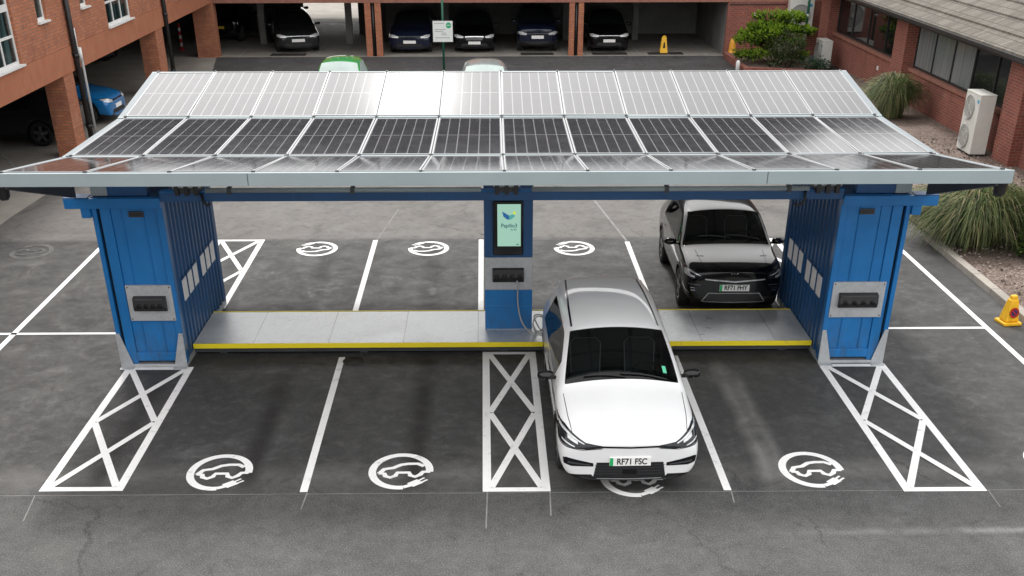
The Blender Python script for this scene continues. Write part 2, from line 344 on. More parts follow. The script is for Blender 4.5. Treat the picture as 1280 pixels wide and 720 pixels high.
    for k, q in (('Scale', 1), ('Brick Width', .19), ('Row Height', .33), ('Mortar Size', .012), ('Bias', 0)): bt.inputs[k].default_value = q
    bt.inputs['Color1'].default_value = (.185, .168, .145, 1); bt.inputs['Color2'].default_value = (.115, .103, .088, 1); bt.inputs['Mortar'].default_value = (.04, .035, .03, 1)
    n = t.noise(P, 1.3, 7, .68); v = t.mix(t.ramp(n, .45, .75, 0, .6), bt.outputs[0], (.075, .066, .05)); n2 = t.noise(P, 9, 5, .7); v = t.mix(t.ramp(n2, .55, .75, 0, .5), v, (.27, .25, .215)); v = t.mix(t.ramp(t.noise(P, 5.5, 3, .6), .68, .76, 0, .9), v, (.035, .035, .02))
    t.set(Base_Color=v, Roughness=.9); t.bump(n2, .4, .015); MAT['roof_tile'] = t.m
    simple('gutter_black', (.022, .022, .023), .45, 0, .3, 5); simple('soffit', (.03, .03, .03), .8); simple('pipe_grey', (.34, .34, .34), .5); simple('green_pole', (.008, .10, .06), .4); simple('sign_white', (.72, .75, .73), .4, 0, .03)
    simple('sign_green', (.02, .36, .16), .4); simple('ac_white', (.62, .62, .58), .5, 0, .08, 2); simple('ac_grille', (.33, .33, .32), .55, 0, .2, 30); simple('ac_blue', (.03, .30, .52), .5)
    simple('cone_yellow', (.85, .47, .012), .5, 0, .1, 9); simple('cone_orange', (.70, .32, .03), .55, 0, .25, 9); simple('sign_red', (.40, .012, .012), .4); simple('sign_blue', (.02, .02, .10), .4); simple('post_red', (.5, .02, .02), .5)
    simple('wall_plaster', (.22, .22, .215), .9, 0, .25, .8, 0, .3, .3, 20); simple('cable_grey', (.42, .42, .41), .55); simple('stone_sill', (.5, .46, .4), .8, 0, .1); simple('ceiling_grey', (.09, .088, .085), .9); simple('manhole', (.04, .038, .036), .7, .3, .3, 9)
    simple('slate', (.055, .055, .06), .85, 0, .25, 2); simple('sky_pale_glass', (.42, .5, .48), .08, 0, .1, 2); simple('trim_grey', (.20, .23, .25), .6, 0, .06); simple('chalk', (.22, .22, .215), .8, 0, .3, 3); simple('brown_cap', (.27, .12, .085), .8, 0, .2, 5)  # pale car glass has the reflected sky put into its colour
    emis('screen_mint', (.50, .86, .68), .42); emis('screen_logo_blue', (.015, .12, .32), .55); emis('screen_logo_yellow', (.65, .75, .05), .6); emis('screen_logo_teal', (.1, .45, .42), .5); emis('screen_text', (.07, .2, .22), .4)
make_materials()

# ------------------------------------------------------------------ camera, light, sky
CAMX, CAMY, CAMZ = -0.2483, -16.7357, 6.76
cam = bpy.data.cameras.new('camera'); co = bpy.data.objects.new('camera', cam); COL.objects.link(co)
co.location = (CAMX, CAMY, CAMZ); co.rotation_euler = (R(90 - 32.2), 0, R(-1.3))
cam.sensor_width = 36; cam.lens = 36 * 1383 / 1280; cam.shift_y = 345 / 1280; cam.clip_end = 600; cam.clip_start = .1
S.camera = co
SUN_EL, SUN_AZ = 52, -12        # azimuth measured from +Y towards +X
def sun_dir(el, az): return Vector((math.sin(R(az)) * math.cos(R(el)), math.cos(R(az)) * math.cos(R(el)), math.sin(R(el))))
sl = bpy.data.lights.new('sun', 'SUN'); sl.energy = 1.4; sl.angle = R(10); sl.color = (1, .965, .92)
so = bpy.data.objects.new('sun', sl); COL.objects.link(so); so.rotation_euler = sun_dir(SUN_EL, SUN_AZ).to_track_quat('Z', 'Y').to_euler()
w = bpy.data.worlds.new('World'); S.world = w; w.use_nodes = True
def world():
    nt = w.node_tree; n = nt.nodes; l = nt.links; bg = n['Background']
    sky = n.new('ShaderNodeTexSky'); sky.sky_type = 'NISHITA'; sky.sun_disc = False; sky.sun_elevation = R(SUN_EL); sky.sun_rotation = R(SUN_AZ); sky.dust_density = 3; sky.air_density = 1
    tc = n.new('ShaderNodeTexCoord')
    nz = n.new('ShaderNodeTexNoise'); nz.inputs['Scale'].default_value = 2.6; nz.inputs['Detail'].default_value = 6; nz.inputs['Roughness'].default_value = .55; l.new(tc.outputs['Generated'], nz.inputs['Vector'])
    mr = n.new('ShaderNodeMapRange'); mr.inputs[1].default_value = .3; mr.inputs[2].default_value = .7; mr.inputs[3].default_value = 12.0; mr.inputs[4].default_value = 18.0; l.new(nz.outputs[0], mr.inputs[0])
    # bright cloud where the sun stands behind it, low over the far roof
    tot = mr.outputs[0]
    for d, k, a in ((sun_dir(25.4, -3.7), 2600, 70.0), (sun_dir(34, -10), 14, 9.0)):
        dp = n.new('ShaderNodeVectorMath'); dp.operation = 'DOT_PRODUCT'; l.new(tc.outputs['Generated'], dp.inputs[0]); dp.inputs[1].default_value = d
        mx = n.new('ShaderNodeMath'); mx.operation = 'MAXIMUM'; l.new(dp.outputs['Value'], mx.inputs[0]); mx.inputs[1].default_value = 0
        pw = n.new('ShaderNodeMath'); pw.operation = 'POWER'; l.new(mx.outputs[0], pw.inputs[0]); pw.inputs[1].default_value = k
        ad = n.new('ShaderNodeMath'); ad.operation = 'MULTIPLY_ADD'; l.new(pw.outputs[0], ad.inputs[0]); ad.inputs[1].default_value = a; l.new(tot, ad.inputs[2]); tot = ad.outputs[0]
    tint = n.new('ShaderNodeMix'); tint.data_type = 'RGBA'; tint.blend_type = 'MULTIPLY'; tint.inputs[0].default_value = 1; tint.inputs[6].default_value = (1, .985, .965, 1)
    l.new(tot, tint.inputs[7])
    mix = n.new('ShaderNodeMix'); mix.data_type = 'RGBA'; mix.inputs[0].default_value = .82
    l.new(sky.outputs[0], mix.inputs[6]); l.new(tint.outputs[2], mix.inputs[7]); l.new(mix.outputs[2], bg.inputs[0]); bg.inputs[1].default_value = .085
world()
S.view_settings.view_transform = 'Standard'; S.view_settings.look = 'None'; S.view_settings.exposure = 0.65; S.view_settings.gamma = 1; S.view_settings.use_curve_mapping = False

# ------------------------------------------------------------------ ground
def sheet(name, pts, z, mat):
    m = MB(); m.poly([(x, y, z) for x, y in pts], mat); o = m.build(name, recalc=False)
    return struct(o)
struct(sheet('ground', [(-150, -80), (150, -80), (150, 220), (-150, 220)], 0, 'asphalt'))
sheet('concrete_apron', [(-26, -20), (-11.1, -20), (-11.1, 9.0), (-10.9, 13), (-10.2, 17), (-10.2, 26), (-11.5, 34.15), (-11.5, 60), (-26, 60)], .004, 'concrete')
sheet('undercroft_floor', [(-11.495, 34.15), (9.9, 34.15), (9.9, 41.8), (-11.495, 41.8)], .004, 'concrete')
sheet('rear_yard', [(-11.495, 46.5), (9.9, 46.5), (9.9, 75), (-11.495, 75)], .004, 'concrete')
g = sheet('gravel_bed', [(9.3, -12), (14.2, -12), (14.2, 29), (9.3, 29)], .06, 'gravel')

def sk(x, y): return (x, y - .010 * x * max(0.0, min(1.0, (14 - y) / 14)))   # the paint lines are set out a touch off square
mk = MB(); Z1 = .004
def stripe(x0, y0, x1, y1, w=.1, mb=None, mat='road_paint', z=Z1):
    (mb or mk).ribbon([sk(x0, y0), sk(x1, y1)], w, z, mat)
for x in (-2.63,): stripe(x, -4.25, x, .35)
stripe(2.8, -4.27, 2.8, .35)
stripe(-2.63, 2.3, -2.63, 7.06); stripe(-.37, 2.3, -.37, 7.06); stripe(2.74, 2.3, 2.74, 6.85)
stripe(-8.36, -4.4, -8.36, 6.6); stripe(-14, 1.5, -6.15, 1.5, .09); stripe(8.4, -4.4, 8.4, 6.3); stripe(6.15, 1.57, 8.35, 1.57, .09)
struct(mk.build('bay_lines', recalc=False))
mk = MB()
for x, y0, y1 in ((-5.95, -4.95, -4.29), (-2.6, -4.7, -4.27), (-.3, -5.2, -4.27), (.5, -4.9, -4.27), (2.82, -4.6, -4.3), (6.12, -4.75, -4.3)): stripe(x, y0, x + (-.08 if x < -5 else .02), y1, .018, mk, 'chalk')
stripe(-12, -4.3, 12, -4.3, .012, mk, 'chalk', .0025); stripe(-5.9, 7.15, -5.0, 7.15, .03, mk, 'chalk'); stripe(2.74, 6.9, 2.2, 11.5, .05, mk, 'chalk'); stripe(-2.6, 7.1, -2.3, 9.6, .02, mk, 'chalk')
struct(mk.build('faded_setting_out_lines', recalc=False))

def hatch(x0, x1, y0, y1, label, flip=False, diag=True):
    m = MB(); w = .11
    def rb(p, q, ww=w, z=Z1): m.ribbon([sk(*p), sk(*q)], ww, z, 'road_paint')
    rb((x0 + w / 2, y0), (x0 + w / 2, y1)); rb((x1 - w / 2, y0), (x1 - w / 2, y1))
    rb((x0 + w, y0 + w / 2), (x1 - w, y0 + w / 2)); rb((x0 + w, y1 - w / 2), (x1 - w, y1 - w / 2))
    ym = (y0 + y1) / 2
    for k, (a, b) in enumerate(((y0 + w, ym - .02), (ym + .02, y1 - w))):
        rb((x0 + w, a), (x1 - w, b), w * .9, Z1 + .003 + k * .0002); rb((x1 - w, a), (x0 + w, b), w * .9, Z1 + .006 + k * .0002)
    return tag(m.build('hatched_marking', recalc=False), label, 'road marking', 'white hatched boxes painted between the bays')
hatch(-6.02, -4.95, -4.19, -.04, 'white cross hatched box painted before the blue container farthest from the yellow cone')
hatch(-.34, .53, -4.27, .55, 'narrow white cross hatched box painted beside the white car, leading to the screen kiosk')
hatch(5.05, 6.12, -4.33, -.04, 'white cross hatched box painted in front of the blue container nearest the yellow cone')
hatch(-6.02, -5.0, 2.75, 7.14, 'white cross hatched box partly hidden behind the container on the brick pillar side')
hatch(5.05, 6.0, 2.75, 7.05, 'white cross hatched box mostly hidden beside the black car and the container')

RING = [(.88 * math.cos(a), .88 * math.sin(a)) for a in [R(-4) + (R(278) + R(4)) * k / 44 for k in range(45)]]
ROOF = [(-.66, -.14), (-.52, .10), (-.25, .16), (-.02, .33), (.2, .38), (.5, .38), (.7, .24)]
SILL = [(-.66, -.12), (-.5, -.15), (-.46, -.28), (-.3, -.36), (-.15, -.26), (-.1, -.10), (.25, -.10), (.3, -.25), (.45, -.33), (.6, -.22), (.68, -.07), (.9, -.06)]
def ev_logo(x, y, label, rot=0, s=1.0, mat='road_paint'):
    m = MB(); rx, ry = .43 * s, .53 * s
    def T(ps):
        out = []
        for u, v in ps:
            a, b = u * rx, v * ry
            if rot: a, b = -a, -b
            out.append((x + a, y + b - .01 * x))
        return out
    m.ribbon(T(RING), .10 * s, Z1, mat); m.ribbon(T(ROOF), .07 * s, Z1 + .001, mat); m.ribbon(T(SILL), .07 * s, Z1 + .002, mat)
    m.ribbon(T([(.12, -.87), (.36, -.76)]), .07 * s, Z1 + .003, mat); m.ribbon(T([(.33, -.77), (.62, -.56)]), .13 * s, Z1 + .004, mat)
    m.ribbon(T([(.58, -.52), (.74, -.38)]), .03 * s, Z1 + .001, mat); m.ribbon(T([(.66, -.62), (.84, -.48)]), .03 * s, Z1 + .001, mat)
    return tag(m.build('charging_marking', recalc=False), label, 'road marking', 'white car and plug symbols painted in the bays')
ev_logo(-3.81, -3.68, 'painted car and plug symbol in the front bay beside the leftmost hatched box')
ev_logo(-1.42, -3.68, 'painted car and plug symbol in the front bay just left of the narrow hatched box')
ev_logo(1.62, -3.92, 'painted car and plug symbol mostly hidden under the nose of the white car')
ev_logo(4.02, -3.70, 'painted car and plug symbol in the empty front bay right of the white car')
ev_logo(-3.8, 6.42, 'small upside down car and plug symbol in the rear bay nearest the left container', 1)
ev_logo(-1.47, 6.42, 'small upside down car and plug symbol in the rear bay left of the screen kiosk', 1)
ev_logo(1.58, 6.40, 'small upside down car and plug symbol in the rear bay right of the screen kiosk', 1)
ev_logo(7.38, -3.55, 'painted car and plug symbol cut off at the right edge, beyond the hatched box')
ev_logo(-7.28, -3.80, 'painted car and plug symbol cut off at the left edge, beyond the hatched box')
ev_logo(-9.7, 6.3, 'worn ghost of a car and plug symbol in the bay left of the blue container', 1, 1, 'ghost_paint'); ev_logo(-10.95, 6.0, 'second worn ghost symbol farther left, at the edge of the pale concrete', 1, 1, 'ghost_paint')
m = MB(); m.lathe([(.17, .004), (.17, .009), (0, .009)], 'manhole', 'z', (-2.43, .2, 0), 28); tag(m.build('manhole_cover'), 'small round dark cover set in the asphalt before the platform', 'manhole cover')
m = MB(); m.box(-.2, .2, -.25, .25, .004, .012, 'manhole'); o = m.build('drain_cover', loc=(-7.1, 9.2, 0)); tag(o, 'square metal access cover in the asphalt behind the left container', 'drain cover')

# kerb along the gravel bed
m = MB()
for i in range(20):
    y0 = -11.5 + i * .92; m.box(9.13, 9.3, y0, y0 + .912, -.05, .12, 'kerb_stone')
struct(m.build('kerb', bevel=.012))
m = MB()
for i in range(2600):
    x, y = random.uniform(9.35, 13.6), random.uniform(-2, 17); r = random.uniform(.018, .05)
    q = Matrix.Translation((x, y, .06 + r * .3)) @ Matrix.Rotation(random.random() * 6, 4, Vector((random.random(), random.random(), random.random() + .1)).normalized())
    vs = [m.bm.verts.new(q @ Vector(p)) for p in ((r, 0, 0), (-r * .8, r * .3, 0), (0, -r * .9, .2 * r), (.1 * r, .1 * r, r * .7), (0, .8 * r, -.2 * r))]
    for f in ((0, 4, 3), (4, 1, 3), (1, 2, 3), (2, 0, 3)): m.face([vs[k] for k in f], 'stone_chip')
tag(m.build('stone_chippings'), 'pale pinkish stone chippings covering the planted bed behind the kerb', kind='stuff')

# ------------------------------------------------------------------ the solar charging station
ST = thing('solar_charging_station', 'blue container charging station with butterfly solar canopy, deck and screen kiosk', 'charging station', (0, 0, 0), R(-.45))
BH = 2.62
def end_block(sgn):
    xo, xi = (-6.1, -5.05) if sgn < 0 else (6.1, 5.05)
    X = lambda a: (min(a), max(a))
    m = MB()
    def bx(a, b, *r): m.box(min(a, b), max(a, b), *r)
    s = -1 if sgn < 0 else 1
    D = 3.04
    bx(xo, xo - s * .07, 0, .12, .05, BH, 'blue_steel'); bx(xo - s * .115, xo - s * .27, .01, .13, .05, BH, 'blue_steel')        # outer door posts with a gap
    bx(xo - s * .07, xo - s * .115, .07, .1, .05, BH, 'dark_gap')
    bx(xi, xi + s * .10, 0, .13, .05, BH, 'blue_steel'); bx(xo - s * .27, xi + s * .10, .035, .06, .22, BH - .06, 'blue_steel')
    bx(xo - s * .27, xi + s * .10, .005, .11, BH - .10, BH - .002, 'blue_steel'); bx(xo - s * .27, xi + s * .10, .0, .12, .10, .24, 'blue_steel'); bx(xo - s * .3, xi + s * .12, .025, .1, .13, .16, 'blue_steel_dark')
    for k in (.42, .74): bx(xo - s * k, xo - s * (k + .02), .018, .04, .24, BH - .1, 'blue_steel')
    bx(xo, xi, -.02, D, .0, .05, 'galvanised')
    for y in (D - .12,):
        bx(xo, xo - s * .14, y, D, .05, BH, 'blue_steel_dark'); bx(xi, xi + s * .12, y, D, .05, BH, 'blue_steel_dark')
    bx(xo - s * .02, xi + s * .02, D - .05, D - .02, .05, BH - .01, 'blue_steel_dark'); bx(xo - s * .01, xi + s * .01, .01, D - .01, BH, BH + .03, 'blue_steel_dark')
    b = m.build('end_block', ST, bevel=.008)
    # side walls in corrugated sheet
    for nm, x, t in (('corrugated_wall', xi, s), ('corrugated_wall', xo, -s)):
        m = MB(); pr = []; y = .12
        while y < D - .12:
            for dy, dx in ((0, 0), (.07, 0), (.105, .04), (.175, .04), (.21, 0)):
                if y + dy <= D - .11: pr.append((x + t * dx, y + dy))
            y += .21
        pr.append((x, D - .11)); m2 = [(px + t * .012, py) for px, py in pr][::-1]
        m.prism(pr + m2, 'z', .1, BH - .08, 'blue_steel_dark'); m.box(min(x, x + t * .05), max(x, x + t * .05), .13, D - .12, .05, .1, 'galvanised'); m.box(min(x - t * .012, x + t * .05), max(x - t * .012, x + t * .05), .13, D - .12, BH - .08, BH - .003, 'blue_steel_dark')
        m.build(nm, b)
    # two rows of three louvred lights high on the inner side
    for gy in (.36, 1.62):
        for k in range(3):
            y0 = gy + k * .36; m = MB(); x0 = xi - s * .004
            z0, z1 = .96, 1.28
            m.box(min(x0 - s * .022, x0 + s * .01), max(x0 - s * .022, x0 + s * .01), y0, y0 + .24, z0, z1, 'white_panel')
            m.box(min(x0 - s * .012, x0 + s * .008), max(x0 - s * .012, x0 + s * .008), y0 - .022, y0 + .262, z0 - .022, z1 + .022, 'blue_steel_dark')
            m.build('window', b)
    # galvanised gussets and the socket panel on the front
    for xa, dx in ((xo, -s), (xi, s)):
        m = MB(); p = [(xa, .0), (xa + dx * .21, .0), (xa + dx * .06, .56), (xa, .56)]; m.prism(p, 'y', -.025, -.004, 'galvanised'); m.box(min(xa, xa + dx * .21), max(xa, xa + dx * .21), -.14, -.025, .0, .015, 'galvanised'); m.build('gusset', b, bevel=.003)
    px0, px1 = (-5.81, -5.11) if s < 0 else (5.11, 5.93)
    m = MB(); m.box(px0, px1, -.02, .033, .77, 1.33, 'galvanised')
    for zz in (.8, 1.3):
        for xx in (px0 + .03, px1 - .03): m.lathe([(.012, -.026), (.012, -.02)], 'dark_steel', 'y', (xx, 0, zz), 8)
    m.build('socket_panel', b, bevel=.004)
    sx0, sx1 = (-5.71, -5.21) if s < 0 else (5.22, 5.82)
    m = MB(); m.prism([(-.02, .93), (-.10, .95), (-.12, 1.02), (-.10, 1.15), (-.02, 1.17)], 'x', sx0, sx1, 'black_plastic')
    for k in range(4):
        xx = sx0 + .09 + k * (sx1 - sx0 - .18) / 3; m.lathe([(.035, -.135), (.042, -.105)], 'black_gloss', 'y', (xx, 0, 1.03), 14)
    m.box(sx0 + .04, sx1 - .04, -.115, -.09, 1.12, 1.145, 'dark_steel'); m.build('socket_box', b, bevel=.006)
    m = MB(); vx = xo - s * .65; m.box(vx - .11, vx + .11, -.004, .03, 2.36, 2.44, 'dark_steel')
    for k in range(3): m.box(vx - .095, vx + .095, -.012, -.004, 2.375 + k * .02, 2.385 + k * .02, 'black_plastic')
    m.build('vent', b)
    # flange that carries the canopy hinge, reaching out past the block
    m = MB(); xf = xo + s * .36; m.box(min(xf, xi), max(xf, xi), -.07, -.005, 2.50, 2.645, 'blue_steel'); m.box(min(xo + s * .14, xo), max(xo + s * .14, xo), -.05, .05, 2.36, 2.50, 'blue_steel')
    m.box(min(xf, xo), max(xf, xo), -.07, .16, 2.645, 2.66, 'blue_steel_dark'); m.build('flange', b, bevel=.006)
    return b
end_block(-1); end_block(1)
# deck between the blocks
m = MB(); m.box(-5.04, 5.04, .46, 1.97, .17, .205, 'deck_plate'); m.box(-5.04, 5.04, .50, .56, .05, .165, 'dark_steel'); m.box(-5.04, 5.04, 1.86, 1.92, .05, .165, 'dark_steel')
for x in (-4.6, -2.3, 0, 2.3, 4.6): m.box(x - .06, x + .06, .57, 1.85, .0, .16, 'dark_steel')
dk = m.build('deck', ST)
m = MB(); m.box(-5.04, 5.04, .43, .457, .135, .213, 'yellow_paint'); m.build('edge_strip', dk, bevel=.004)
m = MB(); m.box(-5.04, 5.04, 1.973, 2.0, .135, .213, 'yellow_paint'); m.build('edge_strip', dk, bevel=.004)
# beams
m = MB(); m.box(-5.05, 5.05, -.03, .09, BH - .03, BH + .10, 'blue_steel_dark'); m.box(-5.05, 5.05, -.045, .11, BH + .102, BH + .118, 'blue_steel'); m.build('front_beam', ST, bevel=.006)
m = MB(); m.box(-5.05, 5.05, 2.32, 2.44, BH - .03, BH + .10, 'blue_steel_dark'); m.build('rear_beam', ST)
m = MB()
for a, b in ((-4.35, -.32), (.42, 4.5)): m.tube([(a, -.10, 2.768), (b, -.10, 2.768)], .036, 'pale_fascia', 10)
for x in (-4.0, -2.2, 2.4, 4.2): m.box(x - .03, x + .03, -.145, -.02, 2.72, 2.81, 'dark_steel')
m.build('torque_tube', ST)
def hinge(x, wdt=.34):
    m = MB(); m.box(x - wdt / 2, x + wdt / 2, -.16, .12, BH + .12, 2.9, 'dark_steel')
    for dx in (-.14, 0, .14): m.box(x + dx - .03, x + dx + .03, -.22, -.14, 2.72, 2.93, 'black_plastic')
    m.lathe([(.045, x - wdt / 2 - .03), (.045, x + wdt / 2 + .03)], 'galvanised', 'x', (0, -.17, 2.86), 12); m.build('hinge', ST)
for x in (-4.6, .05, 4.75): hinge(x)
for s in (-1, 1):
    for y in (.14, 2.3):
        m = MB(); m.box(s * 5.55 - .3, s * 5.55 + .3, y - .09, y + .09, BH + .034, 3.1, 'blue_steel_dark'); m.box(s * 5.95 - .12, s * 5.95 + .12, y - .11, y + .1, BH + .04, 2.84, 'pale_fascia'); m.build('bracket', ST, bevel=.01)
# canopy wings, each with twelve panels
CW = 6.27; ZM = 3.2
def wing(y0, z0, y1, z1, tilts, label):
    ang = math.atan2(z1 - z0, y1 - y0); L = math.hypot(y1 - y0, z1 - z0)
    F = Matrix.Translation((0, y0, z0)) @ Matrix.Rotation(ang, 4, 'X')
    m = MB(); t = .10
    m.box(-CW - .12, CW + .12, 0, .05, -t, .012, 'pale_fascia', F); m.box(-CW - .12, CW + .12, L - .05, L, -t, .012, 'pale_fascia', F)
    for s in (-1, 1): m.box(min(s * CW, s * (CW + .12)), max(s * CW, s * (CW + .12)), .052, L - .052, -t, .010, 'trim_grey', F)
    for k in range(13):
        x = -CW + .02 + k * (2 * CW - .04) / 12; m.box(x - .03, x + .03, .052, L - .052, -t, -.035, 'galvanised', F)
    for q in (.25, .75): m.box(-CW, CW, L * q - .04, L * q + .04, -t - .07, -t - .001, 'galvanised', F)
    wg = m.build('canopy_wing', ST)
    W = 2 * CW / 12
    for k in range(12):
        m = MB(); w2 = W - .014; l2 = L - .11
        fr = .022
        for a, b, c, d in ((-w2 / 2, w2 / 2, -l2 / 2, -l2 / 2 + fr), (-w2 / 2, w2 / 2, l2 / 2 - fr, l2 / 2), (-w2 / 2, -w2 / 2 + fr, -l2 / 2 + fr, l2 / 2 - fr), (w2 / 2 - fr, w2 / 2, -l2 / 2 + fr, l2 / 2 - fr)):
            m.box(a, b, c, d, -.03, .024, 'alu_frame')
        uvl = m.bm.loops.layers.uv.new('UVMap')
        vs = [m.bm.verts.new(p) for p in ((-w2 / 2 + fr, -l2 / 2 + fr, .018), (w2 / 2 - fr, -l2 / 2 + fr, .018), (w2 / 2 - fr, l2 / 2 - fr, .018), (-w2 / 2 + fr, l2 / 2 - fr, .018))]
        f = m.face(vs, 'solar_cells')
        for lp, uv in zip(f.loops, ((0, 0), (1, 0), (1, 1), (0, 1))): lp[uvl].uv = uv
        vs = [m.bm.verts.new(p) for p in ((-w2 / 2 + fr, -l2 / 2 + fr, -.012), (w2 / 2 - fr, -l2 / 2 + fr, -.012), (w2 / 2 - fr, l2 / 2 - fr, -.012), (-w2 / 2 + fr, l2 / 2 - fr, -.012))]
        m.face(vs[::-1], 'white_panel')
        o = m.build('solar_panel', wg, recalc=False)
        tx, ty = tilts.get(k, (random.uniform(-.25, .25), random.uniform(-.25, .25)))
        o.matrix_local = F @ Matrix.Translation((-CW + W * (k + .5), L / 2, .0)) @ Matrix.Rotation(R(tx), 4, 'X') @ Matrix.Rotation(R(ty), 4, 'Y')
    m = MB()
    for k in range(13):
        x = -CW + k * W
        for yy in (.03, L - .03): m.box(x - .02, x + .02, yy - .025, yy + .025, .013, .032, 'dark_steel', F)
    m.build('panel_clamp', wg)
    return wg
wing(.03, ZM, -2.43 + .0, 3.53, {}, '') if False else None
WF = wing(-2.43, 3.53, .0, ZM + .005, {}, 'front')
WM = wing(.06, ZM, 2.86, ZM + .01, {}, 'mid')
WR = wing(2.90, ZM + .02, 5.36, 3.57, {4: (0.0, 0.0)}, 'rear')
# deep fascia along the open edge of the front wing
m = MB(); m.box(-CW - .13, CW + .13, -2.47, -2.435, 3.385, 3.545, 'pale_fascia')
for x in (-3.2, 3.3): m.box(x - .004, x + .004, -2.474, -2.469, 3.39, 3.54, 'dark_steel')
m.build('fascia', WF, bevel=.005)
# arms under the wings
for s in (-1, 1):
    for nm, pr in (('support_arm', [(-.1, 2.67), (-.1, 3.05), (-2.36, 3.42), (-2.36, 3.33)]), ('support_arm', [(2.7, 2.9), (2.7, 3.1), (5.2, 3.44), (5.2, 3.36)])):
        m = MB(); m.prism(pr, 'x', s * 6.28 - .04, s * 6.28 + .04, 'dark_steel'); m.build(nm, ST)
    m = MB(); m.lathe([(.0, -.2), (.05, -.2), (.075, -.16), (.085, -.04), (.10, -.02), (.10, 0)], 'black_plastic', 'z', (s * 6.34, -2.3, 3.39), 16); m.build('camera_housing', ST)
m = MB(); m.tube([(4.45, -.08, 2.76), (4.46, -.1, 2.62), (4.43, -.1, 2.55), (4.36, -.1, 2.52), (4.31, -.1, 2.55)], .02, 'black_plastic', 8); m.build('cable_hook', ST)
m = MB(); m.tube([(-4.42, -.08, 2.72), (-4.4, -.1, 2.6), (-4.34, -.1, 2.55), (-4.3, -.1, 2.58)], .02, 'black_plastic', 8); m.build('cable_hook', ST)
# kiosk
KX0, KX1, KY = -.30, .48, 1.06
m = MB(); m.box(KX0, KX1, KY, KY + .34, .62, 0.875, 'blue_steel'); m.box(KX0, KX1, KY, KY + .34, .206, .62, 'blue_steel'); m.box(KX0, KX1, KY, KY + .34, 1.425, BH + .02, 'blue_steel_dark'); m.box(KX0 + .004, KX1 - .004, KY + .004, KY + .336, .87, 1.43, 'blue_steel_dark')
m.box(KX0 + .02, KX1 - .02, KY - .002, KY + .33, .2, .212, 'galvanised')
kio = m.build('kiosk', ST, bevel=.006)
m = MB(); m.box(KX0 + .006, KX1 - .006, KY - .006, KY + .003, .885, 1.415, 'galvanised'); m.build('socket_panel', kio)
m = MB(); m.prism([(KY - .008, 1.01), (KY - .06, 1.03), (KY - .075, 1.1), (KY - .06, 1.23), (KY - .008, 1.25)], 'x', -.17, .34, 'black_plastic')
for k in range(4): m.lathe([(.036, KY - .092), (.042, KY - .06)], 'black_gloss', 'y', (-.10 + k * .125, 0, 1.12), 14)
m.build('socket_box', kio, bevel=.005)
m = MB(); m.box(-.155, .325, KY - .075, KY - .003, 1.47, 2.33, 'black_gloss'); m.build('screen_housing', kio, bevel=.012)
m = MB(); yv = KY - .0775
m.box(-.085, .285, yv, yv + .002, 1.62, 2.28, 'screen_mint')
y2 = yv - .002
m.poly([(-.01, y2, 2.17), (.10, y2, 2.105), (.10, y2, 2.04), (.065, y2, 2.045), (.01, y2, 2.09)], 'screen_logo_blue'); m.poly([(.10, y2, 2.105), (.165, y2, 2.125), (.2, y2, 2.10), (.135, y2, 2.045), (.10, y2, 2.04)], 'screen_logo_teal'); m.poly([(.155, y2, 2.135), (.175, y2, 2.17), (.21, y2, 2.165), (.20, y2, 2.12)], 'screen_logo_yellow')
Mt = Matrix.Translation((.10, y2, 1.945)) @ Matrix.Rotation(R(90), 4, 'X'); text_mesh(m, 'Papilio3', .083, Mt, 'screen_text', bold=.002)
Mt = Matrix.Translation((.17, y2, 1.885)) @ Matrix.Rotation(R(90), 4, 'X'); text_mesh(m, 'by 3ti', .04, Mt, 'screen_text', bold=.001)
m.box(.215, .255, y2, y2 + .0015, 1.64, 1.655, 'screen_text')
m.build('display', kio, recalc=False)

# ------------------------------------------------------------------ cars
WHEELS = {}
def wheel_parts(r, wdt, rimmat, spokes=5):
    m = MB(); m.lathe([(r * .66, -wdt / 2 + .01), (r * .9, -wdt / 2), (r * .985, -wdt * .36), (r, 0), (r * .985, wdt * .36), (r * .9, wdt / 2), (r * .66, wdt / 2 - .01)], 'rubber', 'x', n=28, cap=False)
    tyre = m
    m2 = MB(); m2.lathe([(r * .66, -wdt / 2 + .012), (r * .62, -wdt / 2 + .03), (r * .58, wdt * .1), (0, wdt * .1)], 'rim_dark', 'x', n=28, cap=False)
    for k in range(spokes):
        a = 2 * PI * k / spokes
        M4 = Matrix.Rotation(a, 4, 'X')
        m2.box(-wdt / 2 + .012, -wdt / 2 + .05, -.045, .045, .03, r * .64, rimmat, M4)
    m2.lathe([(0, -wdt / 2 + .006), (.05, -wdt / 2 + .008), (.06, -wdt / 2 + .05)], rimmat, 'x', n=14)
    return tyre, m2

